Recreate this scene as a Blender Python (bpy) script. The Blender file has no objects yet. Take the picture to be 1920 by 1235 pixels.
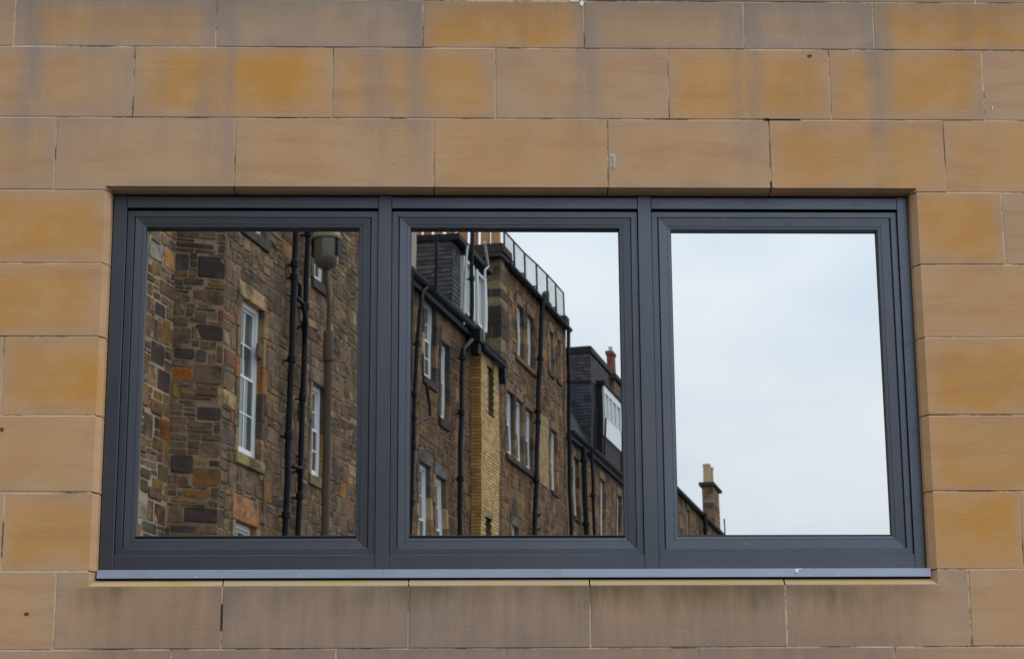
import bpy, math, random
from mathutils import Vector, Matrix, noise

scene = bpy.context.scene
col = scene.collection
R = math.radians

# ------------------------------------------------------------------ camera
cam_data = bpy.data.cameras.new("camera")
cam = bpy.data.objects.new("camera", cam_data)
col.objects.link(cam)
cam_data.sensor_width = 36.0
cam_data.lens = 3820.0 / 1920.0 * 36.0
cam_data.clip_start = 0.1
cam_data.clip_end = 3000.0
def aim(pitch, yaw, roll):
    f = Vector((math.sin(yaw) * math.cos(pitch), math.cos(yaw) * math.cos(pitch), math.sin(pitch)))
    r = Vector((math.cos(yaw), -math.sin(yaw), 0))
    u = r.cross(f)
    r2 = r * math.cos(roll) + u * math.sin(roll)
    u2 = -r * math.sin(roll) + u * math.cos(roll)
    m = Matrix((r2, u2, -f)).transposed().to_4x4()
    return m
m = aim(R(13.4975), R(1.654), R(-0.3368))
m.translation = Vector((0, 0, 1.6))
cam.matrix_world = m
scene.camera = cam

# ------------------------------------------------------------------ sky and sun (overcast)
SUN_EL, SUN_AZ = 48.0, 128.0            # azimuth clockwise from +Y (the wall faces -Y)
world = bpy.data.worlds.new("World")
scene.world = world
world.use_nodes = True
nt = world.node_tree
nt.nodes.clear()
def wn(t, **k):
    n = nt.nodes.new(t)
    for a, b in k.items():
        setattr(n, a, b)
    return n
sky = wn('ShaderNodeTexSky', sky_type='NISHITA', sun_disc=False)
sky.sun_elevation = R(SUN_EL)
sky.sun_rotation = R(SUN_AZ)
bg_sky = wn('ShaderNodeBackground'); bg_sky.inputs[1].default_value = 0.07
nt.links.new(sky.outputs[0], bg_sky.inputs[0])
tc = wn('ShaderNodeTexCoord')
sep = wn('ShaderNodeSeparateXYZ'); nt.links.new(tc.outputs['Generated'], sep.inputs[0])
nz = wn('ShaderNodeTexNoise'); nz.inputs['Scale'].default_value = 8.0; nz.inputs['Detail'].default_value = 5.0
nz.inputs['Roughness'].default_value = 0.48
mp = wn('ShaderNodeMapping'); mp.inputs['Scale'].default_value = (1, 1, 2.0); mp.inputs['Location'].default_value = (3.1, 0.4, 0)
nt.links.new(tc.outputs['Generated'], mp.inputs[0]); nt.links.new(mp.outputs[0], nz.inputs['Vector'])
cr = wn('ShaderNodeValToRGB')
cr.color_ramp.elements[0].position = 0.34; cr.color_ramp.elements[0].color = (0.63, 0.725, 0.825, 1)
cr.color_ramp.elements[1].position = 0.66; cr.color_ramp.elements[1].color = (0.81, 0.850, 0.890, 1)
nt.links.new(nz.outputs[0], cr.inputs[0])
ma = wn('ShaderNodeMath', operation='MULTIPLY_ADD'); ma.inputs[1].default_value = 1.35; ma.inputs[2].default_value = 0.90
cl = wn('ShaderNodeMath', operation='MAXIMUM'); cl.inputs[1].default_value = 0.0
nt.links.new(sep.outputs['Z'], cl.inputs[0]); nt.links.new(cl.outputs[0], ma.inputs[0])
bg_cl = wn('ShaderNodeBackground')
nt.links.new(cr.outputs[0], bg_cl.inputs[0]); nt.links.new(ma.outputs[0], bg_cl.inputs[1])
mix = wn('ShaderNodeMixShader'); mix.inputs[0].default_value = 0.88
nt.links.new(bg_sky.outputs[0], mix.inputs[1]); nt.links.new(bg_cl.outputs[0], mix.inputs[2])
wo = wn('ShaderNodeOutputWorld'); nt.links.new(mix.outputs[0], wo.inputs[0])

sun_data = bpy.data.lights.new("sun", 'SUN')
sun_data.energy = 1.25
sun_data.angle = R(28)
sun_data.color = (1.0, 0.95, 0.88)
sun = bpy.data.objects.new("sun", sun_data)
col.objects.link(sun)
to_sun = Vector((math.sin(R(SUN_AZ)) * math.cos(R(SUN_EL)), math.cos(R(SUN_AZ)) * math.cos(R(SUN_EL)), math.sin(R(SUN_EL))))
sun.rotation_euler = to_sun.to_track_quat('Z', 'Y').to_euler()
sun.location = to_sun * 60

vs = scene.view_settings
vs.view_transform = 'Standard'
vs.look = 'None'
vs.exposure = 0.17
vs.gamma = 1.0
vs.use_curve_mapping = False
scene.cycles.max_bounces = 8
scene.cycles.glossy_bounces = 5

# ------------------------------------------------------------------ helpers
def tag(o, label=None, cat=None, group=None, kind=None):
    if label: o['label'] = label
    if cat: o['category'] = cat
    if group: o['group'] = group
    if kind: o['kind'] = kind
    return o

def empty(name, loc=(0, 0, 0), rz=0.0):
    o = bpy.data.objects.new(name, None)
    o.empty_display_size = 0.3
    o.location = loc
    o.rotation_euler = (0, 0, rz)
    col.objects.link(o)
    return o

class MB:
    """collects faces, builds ONE mesh object"""
    def __init__(s):
        s.v = []; s.f = []; s.c = []; s.mi = []
    def poly(s, pts, faces, c=(0.5, 0.5, 0.5), mi=0):
        b = len(s.v)
        s.v.extend(pts)
        s.c.extend([c] * len(pts))
        for f in faces:
            s.f.append(tuple(b + i for i in f)); s.mi.append(mi)
    def box(s, x0, x1, y0, y1, z0, z1, c=(0.5, 0.5, 0.5), F=None, mi=0):
        p = [(x0, y0, z0), (x1, y0, z0), (x1, y1, z0), (x0, y1, z0), (x0, y0, z1), (x1, y0, z1), (x1, y1, z1), (x0, y1, z1)]
        if F: p = [F(*q) for q in p]
        s.poly(p, [(0, 3, 2, 1), (4, 5, 6, 7), (0, 1, 5, 4), (1, 2, 6, 5), (2, 3, 7, 6), (3, 0, 4, 7)], c, mi)
    def bbox(s, x0, x1, y0, y1, z0, z1, b, c=(0.5, 0.5, 0.5), F=None, front='+y'):
        """box with a bevelled outer face (the y1 side)"""
        p = [(x0, y0, z0), (x1, y0, z0), (x1, y0, z1), (x0, y0, z1),
             (x0, y1 - b, z0), (x1, y1 - b, z0), (x1, y1 - b, z1), (x0, y1 - b, z1),
             (x0 + b, y1, z0 + b), (x1 - b, y1, z0 + b), (x1 - b, y1, z1 - b), (x0 + b, y1, z1 - b)]
        if F: p = [F(*q) for q in p]
        fs = [(0, 1, 2, 3), (8, 11, 10, 9)]
        for k in range(4):
            j = (k + 1) % 4
            fs.append((k, 4 + k, 4 + j, j)); fs.append((4 + k, 8 + k, 8 + j, 4 + j))
        s.poly(p, fs, c)
    def tube(s, path, rad, n=10, c=(0.5, 0.5, 0.5), F=None, cap=True):
        """round bar along a list of points; rad a number or one per point"""
        P = [Vector(q) for q in path]
        rr = rad if isinstance(rad, (list, tuple)) else [rad] * len(P)
        base = len(s.v); pts = []
        up = None
        for i, p in enumerate(P):
            a = P[max(i - 1, 0)]; b = P[min(i + 1, len(P) - 1)]
            t = (b - a)
            t = t.normalized() if t.length > 1e-9 else Vector((0, 0, 1))
            if up is None:
                up = Vector((1, 0, 0)) if abs(t.x) < 0.8 else Vector((0, 1, 0))
            e1 = (up - t * up.dot(t)).normalized(); e2 = t.cross(e1); up = e1
            for k in range(n):
                an = 2 * math.pi * k / n
                q = p + (e1 * math.cos(an) + e2 * math.sin(an)) * rr[i]
                pts.append(F(*q) if F else tuple(q))
        fs = []
        for i in range(len(P) - 1):
            for k in range(n):
                j = (k + 1) % n
                fs.append((i * n + k, i * n + j, (i + 1) * n + j, (i + 1) * n + k))
        if cap:
            fs.append(tuple(range(n))[::-1]); fs.append(tuple((len(P) - 1) * n + k for k in range(n)))
        s.poly(pts, fs, c)
    def build(s, name, mat, parent=None, kind=None, smooth=False, autosmooth=None):
        me = bpy.data.meshes.new(name)
        me.from_pydata([tuple(p) for p in s.v], [], s.f)
        mats = mat if isinstance(mat, (list, tuple)) else [mat]
        for q in mats: me.materials.append(q)
        if len(mats) > 1:
            me.polygons.foreach_set('material_index', s.mi)
        at = me.color_attributes.new('Col', 'FLOAT_COLOR', 'POINT')
        flat = []
        for c in s.c: flat.extend((c[0], c[1], c[2], 1.0))
        at.data.foreach_set('color', flat)
        if smooth:
            me.polygons.foreach_set('use_smooth', [True] * len(me.polygons))
            if autosmooth:
                me.set_sharp_from_angle(angle=R(autosmooth))
        me.update()
        o = bpy.data.objects.new(name, me)
        col.objects.link(o)
        if parent is not None: o.parent = parent
        if kind: o['kind'] = kind
        return o

# ------------------------------------------------------------------ materials
def new_mat(name):
    m = bpy.data.materials.new(name); m.use_nodes = True
    n = m.node_tree; n.nodes.clear()
    out = n.nodes.new('ShaderNodeOutputMaterial'); b = n.nodes.new('ShaderNodeBsdfPrincipled')
    n.links.new(b.outputs[0], out.inputs[0])
    return m, n, b

def N(nt, t, ins=None, **k):
    n = nt.nodes.new(t)
    for a, b in k.items(): setattr(n, a, b)
    for a, b in (ins or {}).items():
        if hasattr(b, 'default_value') or isinstance(b, bpy.types.NodeSocket): nt.links.new(b, n.inputs[a])
        else: n.inputs[a].default_value = b
    return n

def M(nt, op, a, b=0.0, c=0.0, clamp=False):
    return N(nt, 'ShaderNodeMath', {0: a, 1: b, 2: c}, operation=op, use_clamp=clamp).outputs[0]

def MIX(nt, f, a, b, mode='MIX'):
    n = nt.nodes.new('ShaderNodeMix'); n.data_type = 'RGBA'; n.blend_type = mode
    for i, v in ((0, f), (6, a), (7, b)):
        if isinstance(v, bpy.types.NodeSocket): nt.links.new(v, n.inputs[i])
        else: n.inputs[i].default_value = v if i == 0 else (*v, 1.0)
    return n.outputs[2]

def SSTEP(nt, v, a, b):
    n = nt.nodes.new('ShaderNodeMapRange'); n.interpolation_type = 'SMOOTHSTEP'
    nt.links.new(v, n.inputs[0]); n.inputs[1].default_value = a; n.inputs[2].default_value = b
    return n.outputs[0]

def NOISE(nt, vec, scale, detail=3.0, rough=0.5, sc=None, w=None):
    if sc:
        mp = N(nt, 'ShaderNodeMapping', {0: vec, 3: sc}); vec = mp.outputs[0]
    n = nt.nodes.new('ShaderNodeTexNoise')
    if w is not None:
        n.noise_dimensions = '4D'; nt.links.new(w, n.inputs['W'])
    nt.links.new(vec, n.inputs['Vector'])
    n.inputs['Scale'].default_value = scale; n.inputs['Detail'].default_value = detail; n.inputs['Roughness'].default_value = rough
    return n.outputs[0]

def BUMP(nt, b, h, strength, dist):
    bp = N(nt, 'ShaderNodeBump', {'Height': h, 'Strength': strength, 'Distance': dist})
    nt.links.new(bp.outputs[0], b.inputs['Normal'])

def simple(name, rgb, rough=0.6, metal=0.0, spec=0.5, var=0.15, scale=6.0, bump=0.0, col_attr=False):
    m, n, b = new_mat(name)
    tc = N(n, 'ShaderNodeTexCoord').outputs['Object']
    f = NOISE(n, tc, scale, 5.0, 0.6)
    lo = tuple(c * (1 - var) for c in rgb); hi = tuple(min(1, c * (1 + var)) for c in rgb)
    c = MIX(n, f, lo, hi)
    if col_attr:
        a = N(n, 'ShaderNodeVertexColor', layer_name='Col').outputs[0]
        c = MIX(n, 1.0, a, MIX(n, f, (1 - var,) * 3, (1 + var,) * 3), 'MULTIPLY')
    n.links.new(c, b.inputs['Base Color'])
    b.inputs['Roughness'].default_value = rough
    b.inputs['Metallic'].default_value = metal
    b.inputs['Specular IOR Level'].default_value = spec
    if bump: BUMP(n, b, f, bump, 0.02)
    return m

# --- the ashlar wall: obj.color = (orange, grey, seed, bedding tilt)
def ashlar_material():
    m, n, b = new_mat('sandstone_ashlar')
    tc = N(n, 'ShaderNodeTexCoord'); ob = tc.outputs['Object']; gen = tc.outputs['Generated']
    oi = N(n, 'ShaderNodeObjectInfo')
    s = N(n, 'ShaderNodeSeparateColor', {0: oi.outputs['Color']})
    orange, grey, seed = s.outputs[0], s.outputs[1], s.outputs[2]
    w = M(n, 'MULTIPLY', seed, 37.0)
    g = N(n, 'ShaderNodeSeparateXYZ', {0: gen})
    p = N(n, 'ShaderNodeSeparateXYZ', {0: ob})
    X, Z = p.outputs[0], p.outputs[2]
    # inside-of-the-block mask: the iron staining stops short of the joints
    gx = M(n, 'MULTIPLY', M(n, 'MULTIPLY', g.outputs[0], M(n, 'SUBTRACT', 1.0, g.outputs[0])), 4.0)
    gz = M(n, 'MULTIPLY', M(n, 'MULTIPLY', g.outputs[2], M(n, 'SUBTRACT', 1.0, g.outputs[2])), 4.0)
    wig = NOISE(n, ob, 3.4, 3.0, 0.55, w=w)
    inner = M(n, 'MULTIPLY', SSTEP(n, M(n, 'ADD', gx, M(n, 'MULTIPLY', wig, 0.5)), 0.18, 0.80), SSTEP(n, M(n, 'ADD', gz, M(n, 'MULTIPLY', wig, 0.7)), 0.25, 1.15))
    big = NOISE(n, ob, 1.9, 2.0, 0.5, w=w)
    mid = NOISE(n, ob, 5.0, 4.0, 0.55, sc=(1, 1, 1.6), w=w)
    fine = NOISE(n, ob, 160.0, 3.0, 0.7)
    finer = NOISE(n, ob, 420.0, 2.0, 0.6)
    # gently tilted bedding
    rotv = N(n, 'ShaderNodeCombineXYZ', {0: 0.0, 1: M(n, 'MULTIPLY', M(n, 'SUBTRACT', seed, 0.5), 0.55), 2: 0.0}).outputs[0]
    warp = N(n, 'ShaderNodeVectorMath', {0: ob, 1: N(n, 'ShaderNodeCombineXYZ', {0: 0.0, 1: 0.0, 2: M(n, 'MULTIPLY', big, 0.16)}).outputs[0]}, operation='ADD').outputs[0]
    bedv = N(n, 'ShaderNodeMapping', {0: warp, 2: rotv, 3: (0.5, 1, 5.5)}).outputs[0]
    bed = NOISE(n, bedv, 3.2, 5.0, 0.55, w=w)
    bedv2 = N(n, 'ShaderNodeMapping', {0: ob, 2: (0, R(-2), 0), 3: (1.5, 1, 40.0)}).outputs[0]
    bed2 = NOISE(n, bedv2, 2.0, 4.0, 0.6, w=w)
    of = M(n, 'MULTIPLY', orange, SSTEP(n, M(n, 'ADD', M(n, 'MULTIPLY', inner, 0.30), M(n, 'MULTIPLY', big, 1.10)), 0.36, 0.98))
    c = MIX(n, SSTEP(n, big, 0.3, 0.7), (0.470, 0.285, 0.150), (0.515, 0.335, 0.205))
    c = MIX(n, of, c, (0.520, 0.255, 0.058))
    c = MIX(n, M(n, 'MULTIPLY', SSTEP(n, mid, 0.52, 0.75), M(n, 'MULTIPLY', orange, 0.6)), c, (0.530, 0.275, 0.065))
    gf = M(n, 'MULTIPLY', grey, SSTEP(n, M(n, 'ADD', M(n, 'MULTIPLY', big, 0.6), M(n, 'SUBTRACT', 0.62, M(n, 'MULTIPLY', inner, 0.25))), 0.35, 1.0), 0.0, True)
    gf = M(n, 'MULTIPLY', gf, M(n, 'SUBTRACT', 1.0, M(n, 'MULTIPLY', of, 0.8)))
    c = MIX(n, gf, c, (0.325, 0.255, 0.215))
    # bedding lines, grain
    c = MIX(n, M(n, 'MULTIPLY', SSTEP(n, bed, 0.50, 0.66), 0.34), c, (0.390, 0.215, 0.120))
    c = MIX(n, M(n, 'MULTIPLY', SSTEP(n, mid, 0.42, 0.62), 0.22), c, (0.56, 0.385, 0.250))
    c = MIX(n, M(n, 'MULTIPLY', SSTEP(n, bed2, 0.45, 0.75), 0.06), c, (0.30, 0.20, 0.12))
    # run-down streaks below the joints of the course above
    def gauss(cx, wd):
        t = M(n, 'DIVIDE', M(n, 'SUBTRACT', X, M(n, 'ADD', M(n, 'MULTIPLY', M(n, 'SUBTRACT', mid, 0.5), 0.10), cx)), wd * 1.3)
        return M(n, 'EXPONENT', M(n, 'MULTIPLY', M(n, 'MULTIPLY', t, t), -1.0))
    tot = None
    for cx, wd, am in ((-1.76, .05, .75), (-1.02, .045, .5), (-.93, .02, .5), (-.33, .05, .65), (-.16, .045, .6), (.545, .05, .65), (1.215, .045, .75), (1.775, .04, .8),
                       (-1.45, .12, .25), (-1.2, .03, .2), (1.45, .1, .2), (.25, .08, .12), (2.2, .06, .2)):
        t = M(n, 'MULTIPLY', gauss(cx, wd), am)
        tot = t if tot is None else M(n, 'ADD', tot, t)
    fall = M(n, 'MULTIPLY', SSTEP(n, Z, 3.95, 4.62), M(n, 'SUBTRACT', 1.0, M(n, 'MULTIPLY', SSTEP(n, Z, 4.72, 5.0), 0.3)))
    vn = NOISE(n, ob, 9.0, 4.0, 0.6, sc=(1.6, 1, 0.22))
    st = M(n, 'MULTIPLY', M(n, 'MULTIPLY', tot, fall), SSTEP(n, vn, 0.25, 0.62), 0.0, True)
    c = MIX(n, st, c, (0.265, 0.220, 0.195))
    # grime towards the top course, under the coping line
    tg = M(n, 'MULTIPLY', SSTEP(n, M(n, 'ADD', Z, M(n, 'MULTIPLY', vn, 0.25)), 4.80, 5.18), 0.6)
    c = MIX(n, tg, c, (0.200, 0.170, 0.140))
    # wash below the sill: grey-brown, with a green edge right under the chamfer
    xr = M(n, 'MULTIPLY', SSTEP(n, X, -1.62, -1.30), M(n, 'SUBTRACT', 1.0, SSTEP(n, X, 1.66, 1.99)))
    vs_ = NOISE(n, ob, 16.0, 4.0, 0.65, sc=(1.3, 1, 0.16))
    below = M(n, 'SUBTRACT', 1.0, SSTEP(n, Z, 2.484, 2.492))
    deep = M(n, 'MULTIPLY', M(n, 'MULTIPLY', xr, below), M(n, 'ADD', M(n, 'MULTIPLY', big, 0.70), M(n, 'MULTIPLY', SSTEP(n, vs_, 0.25, 0.75), 0.30)))
    c = MIX(n, M(n, 'MULTIPLY', deep, 0.92), c, (0.205, 0.155, 0.128))
    gr = M(n, 'MULTIPLY', M(n, 'MULTIPLY', xr, below), M(n, 'MULTIPLY', SSTEP(n, M(n, 'ADD', Z, M(n, 'MULTIPLY', vs_, 0.16)), 2.44, 2.585), SSTEP(n, NOISE(n, ob, 2.2, 2.0), 0.35, 0.62)))
    c = MIX(n, M(n, 'MULTIPLY', gr, 0.85), c, (0.120, 0.098, 0.045))
    # algae on the sloped arris itself
    al = M(n, 'MULTIPLY', M(n, 'MULTIPLY', SSTEP(n, Z, 2.484, 2.495), M(n, 'SUBTRACT', 1.0, SSTEP(n, Z, 2.512, 2.520))), xr)
    c = MIX(n, M(n, 'MULTIPLY', al, M(n, 'ADD', 0.25, M(n, 'MULTIPLY', SSTEP(n, mid, 0.4, 0.7), 0.6))), c, (0.30, 0.255, 0.085))
    gm = M(n, 'ADD', 0.77, M(n, 'MULTIPLY', M(n, 'ADD', M(n, 'MULTIPLY', fine, 0.5), M(n, 'MULTIPLY', finer, 0.5)), 0.46))
    cc = N(n, 'ShaderNodeCombineColor', {0: gm, 1: gm, 2: gm}).outputs[0]
    c = MIX(n, 1.0, c, cc, 'MULTIPLY')
    pit = SSTEP(n, NOISE(n, ob, 85.0, 2.0, 0.4), 0.70, 0.76)
    c = MIX(n, M(n, 'MULTIPLY', pit, 0.35), c, (0.12, 0.075, 0.045))
    n.links.new(c, b.inputs['Base Color'])
    b.inputs['Roughness'].default_value = 0.9
    b.inputs['Specular IOR Level'].default_value = 0.2
    BUMP(n, b, M(n, 'ADD', M(n, 'MULTIPLY', fine, 0.6), M(n, 'MULTIPLY', bed2, 0.3)), 0.6, 0.003)
    return m

def mortar_material(name, a, c_, scale=9.0):
    m, n, b = new_mat(name)
    ob = N(n, 'ShaderNodeTexCoord').outputs['Object']
    f = NOISE(n, ob, scale, 4.0, 0.6); g = NOISE(n, ob, scale * 9, 3.0, 0.6)
    c = MIX(n, SSTEP(n, M(n, 'ADD', f, M(n, 'MULTIPLY', g, 0.2)), 0.46, 0.66), a, c_)
    n.links.new(c, b.inputs['Base Color']); b.inputs['Roughness'].default_value = 0.95
    b.inputs['Specular IOR Level'].default_value = 0.1
    BUMP(n, b, g, 0.5, 0.01)
    return m

def rubble_material():
    m, n, b = new_mat('rubble_stone')
    ob = N(n, 'ShaderNodeTexCoord').outputs['Object']
    a = N(n, 'ShaderNodeVertexColor', layer_name='Col').outputs[0]
    f = NOISE(n, ob, 7.0, 5.0, 0.65); g = NOISE(n, ob, 26.0, 5.0, 0.7); l = NOISE(n, ob, 5.0, 3.0, 0.5, sc=(1, 1, 5))
    soot = NOISE(n, ob, 1.5, 5.0, 0.65)
    k = M(n, 'MAXIMUM', M(n, 'ADD', -0.10, M(n, 'ADD', M(n, 'MULTIPLY', f, 1.0), M(n, 'MULTIPLY', g, 1.25))), 0.15)
    c = MIX(n, 1.0, a, N(n, 'ShaderNodeCombineColor', {0: k, 1: k, 2: k}).outputs[0], 'MULTIPLY')
    c = MIX(n, M(n, 'MULTIPLY', SSTEP(n, l, 0.5, 0.75), 0.35), c, MIX(n, 1.0, c, (0.62, 0.60, 0.62), 'MULTIPLY'))
    c = MIX(n, M(n, 'MULTIPLY', SSTEP(n, soot, 0.45, 0.64), 0.78), c, (0.045, 0.034, 0.030))
    n.links.new(c, b.inputs['Base Color'])
    b.inputs['Roughness'].default_value = 0.92; b.inputs['Specular IOR Level'].default_value = 0.2
    BUMP(n, b, M(n, 'ADD', f, M(n, 'MULTIPLY', g, 0.7)), 0.9, 0.03)
    return m

def frame_material(name, rgb, rough, metal):
    m, n, b = new_mat(name)
    ob = N(n, 'ShaderNodeTexCoord').outputs['Object']
    f = NOISE(n, ob, 3.0, 4.0, 0.55); g = NOISE(n, ob, 30.0, 4.0, 0.7, sc=(0.35, 1, 1)); d = NOISE(n, ob, 90.0, 2.0, 0.5)
    c = MIX(n, f, tuple(x * 0.86 for x in rgb), tuple(x * 1.12 for x in rgb))
    c = MIX(n, M(n, 'MULTIPLY', SSTEP(n, d, 0.70, 0.74), 0.35), c, tuple(min(1, x * 2.2 + 0.05) for x in rgb))
    c = MIX(n, M(n, 'MULTIPLY', SSTEP(n, g, 0.55, 0.8), 0.35), c, tuple(x * 0.6 for x in rgb))
    dn = NOISE(n, ob, 1.7, 5.0, 0.7, sc=(1, 1, 0.5))
    c = MIX(n, M(n, 'MULTIPLY', SSTEP(n, dn, 0.50, 0.72), 0.30), c, (0.17, 0.17, 0.18))
    n.links.new(c, b.inputs['Base Color'])
    b.inputs['Metallic'].default_value = metal
    rg = M(n, 'ADD', rough - 0.06, M(n, 'MULTIPLY', g, 0.14))
    n.links.new(rg, b.inputs['Roughness'])
    return m

MT = {}
MT['ashlar'] = ashlar_material()
MT['joint'] = mortar_material('ashlar_joint', (0.15, 0.10, 0.065), (0.58, 0.43, 0.28), 5.0)
MT['dark'] = simple('dark_cavity', (0.012, 0.010, 0.012), 0.9, var=0.3)
MT['frame'] = frame_material('anodised_grey', (0.118, 0.132, 0.162), 0.34, 0.88)
MT['flash'] = frame_material('flashing_grey', (0.31, 0.355, 0.46), 0.42, 0.40)
MT['gasket'] = simple('black_gasket', (0.012, 0.010, 0.013), 0.55, var=0.2)
MT['rubble'] = rubble_material()
MT['rubble_joint'] = mortar_material('rubble_joint', (0.175, 0.122, 0.080), (0.285, 0.205, 0.140), 2.0)
MT['pale_joint'] = mortar_material('pale_lime_joint', (0.28, 0.205, 0.135), (0.42, 0.32, 0.22), 2.0)
MT['iron'] = simple('black_iron', (0.007, 0.009, 0.013), 0.55, 0.0, 0.16, 0.35, 3.0)
MT['green_paint'] = simple('green_paint', (0.006, 0.055, 0.042), 0.6, spec=0.2)
MT['white'] = simple('white_paint', (0.74, 0.76, 0.78), 0.45, var=0.08, scale=4)
MT['dirty_white'] = simple('weathered_white_paint', (0.46, 0.50, 0.50), 0.55, var=0.18, scale=4)
MT['sash_glass'] = None
MT['slate'] = simple('slate', (0.06, 0.06, 0.07), 0.8, spec=0.2, col_attr=True, var=0.3, scale=9, bump=0.3)
MT['lead'] = simple('lead_and_felt', (0.018, 0.018, 0.021), 0.75, spec=0.2, var=0.4)
MT['terracotta'] = simple('chimney_clay', (0.4, 0.2, 0.07), 0.7, col_attr=True, var=0.22, scale=5)
MT['brick'] = simple('yellow_brick', (0.4, 0.3, 0.12), 0.85, col_attr=True, var=0.25, scale=14, bump=0.3)
MT['brick_joint'] = mortar_material('brick_joint', (0.075, 0.045, 0.020), (0.13, 0.085, 0.040), 3.0)
MT['render'] = simple('pale_render', (0.30, 0.28, 0.22), 0.9, var=0.12, scale=1.5)
MT['lamp_post'] = simple('lamp_post_paint', (0.062, 0.043, 0.024), 0.65, spec=0.3, var=0.15, scale=2.5)
MT['lamp_shell'] = simple('lantern_shell', (0.19, 0.175, 0.100), 0.6, spec=0.3, var=0.25)
MT['asphalt'] = simple('asphalt', (0.050, 0.050, 0.052), 0.9, var=0.3, scale=3, bump=0.3)
MT['paving'] = simple('paving', (0.20, 0.19, 0.17), 0.9, var=0.2, scale=4)
MT['earth'] = simple('ground', (0.07, 0.068, 0.05), 0.95, var=0.35, scale=0.3)
MT['paint_white'] = simple('white_blob', (0.8, 0.8, 0.78), 0.7, var=0.05)
MT['patch'] = simple('grey_patch', (0.33, 0.28, 0.25), 0.8, var=0.1, scale=20)
MT['curtain'] = simple('net_curtain', (0.42, 0.45, 0.43), 0.9, var=0.12, scale=7)

def pane_material():
    m, n, b = new_mat('reflective_window_glass')
    ob = N(n, 'ShaderNodeTexCoord').outputs['Object']
    f = NOISE(n, ob, 2.2, 3.0, 0.5)
    sp = NOISE(n, ob, 120.0, 2.0, 0.5)
    c = MIX(n, f, (0.755, 0.765, 0.770), (0.785, 0.792, 0.795))
    c = MIX(n, M(n, 'MULTIPLY', SSTEP(n, sp, 0.765, 0.80), 0.5), c, (0.35, 0.36, 0.36))
    n.links.new(c, b.inputs['Base Color'])
    b.inputs['Metallic'].default_value = 1.0
    b.inputs['Roughness'].default_value = 0.009
    return m
MT['mirror_glass'] = pane_material()
def sash_glass():
    m, n, b = new_mat('old_sash_glass')
    ob = N(n, 'ShaderNodeTexCoord').outputs['Object']
    f = NOISE(n, ob, 0.9, 2.0, 0.5)
    c = MIX(n, f, (0.035, 0.050, 0.042), (0.12, 0.16, 0.14))
    n.links.new(c, b.inputs['Base Color'])
    b.inputs['Roughness'].default_value = 0.06
    b.inputs['IOR'].default_value = 1.9
    BUMP(n, b, NOISE(n, ob, 2.0, 1.0), 0.12, 0.02)
    return m
MT['sash_glass'] = sash_glass()
def lantern_glass():
    m, n, b = new_mat('lantern_bowl')
    ob = N(n, 'ShaderNodeTexCoord').outputs['Object']
    f = NOISE(n, ob, 8.0, 3.0, 0.5, sc=(1, 1, 0.3))
    c = MIX(n, f, (0.050, 0.044, 0.030), (0.150, 0.135, 0.105))
    n.links.new(c, b.inputs['Base Color'])
    b.inputs['Roughness'].default_value = 0.12
    return m
MT['lantern_bowl'] = lantern_glass()

# ================================================================== SETTING
def sheet(name, mat, x0, x1, y0, y1, z, label=None):
    mb = MB(); mb.poly([(x0, y0, z), (x1, y0, z), (x1, y1, z), (x0, y1, z)], [(0, 1, 2, 3)])
    o = mb.build(name, mat); o['kind'] = 'structure'
    if label: o['label'] = label
    return o
sheet('ground', MT['earth'], -600, 600, -600, 600, -0.004)

# ================================================================== THE ASHLAR WALL
WALL_Y = 8.0
wall = empty('ashlar_wall', (0, WALL_Y, 0))
tag(wall, 'tan and orange sandstone ashlar wall around the three-light grey window', 'wall')

OP_L, OP_R, OP_B, OP_T = -1.406, 1.884, 2.516, 4.112      # clear opening behind the splayed arris
CH = {'L': 0.022, 'R': 0.022, 'B': 0.025, 'T': 0.010}
CH_D = 0.030

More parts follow.
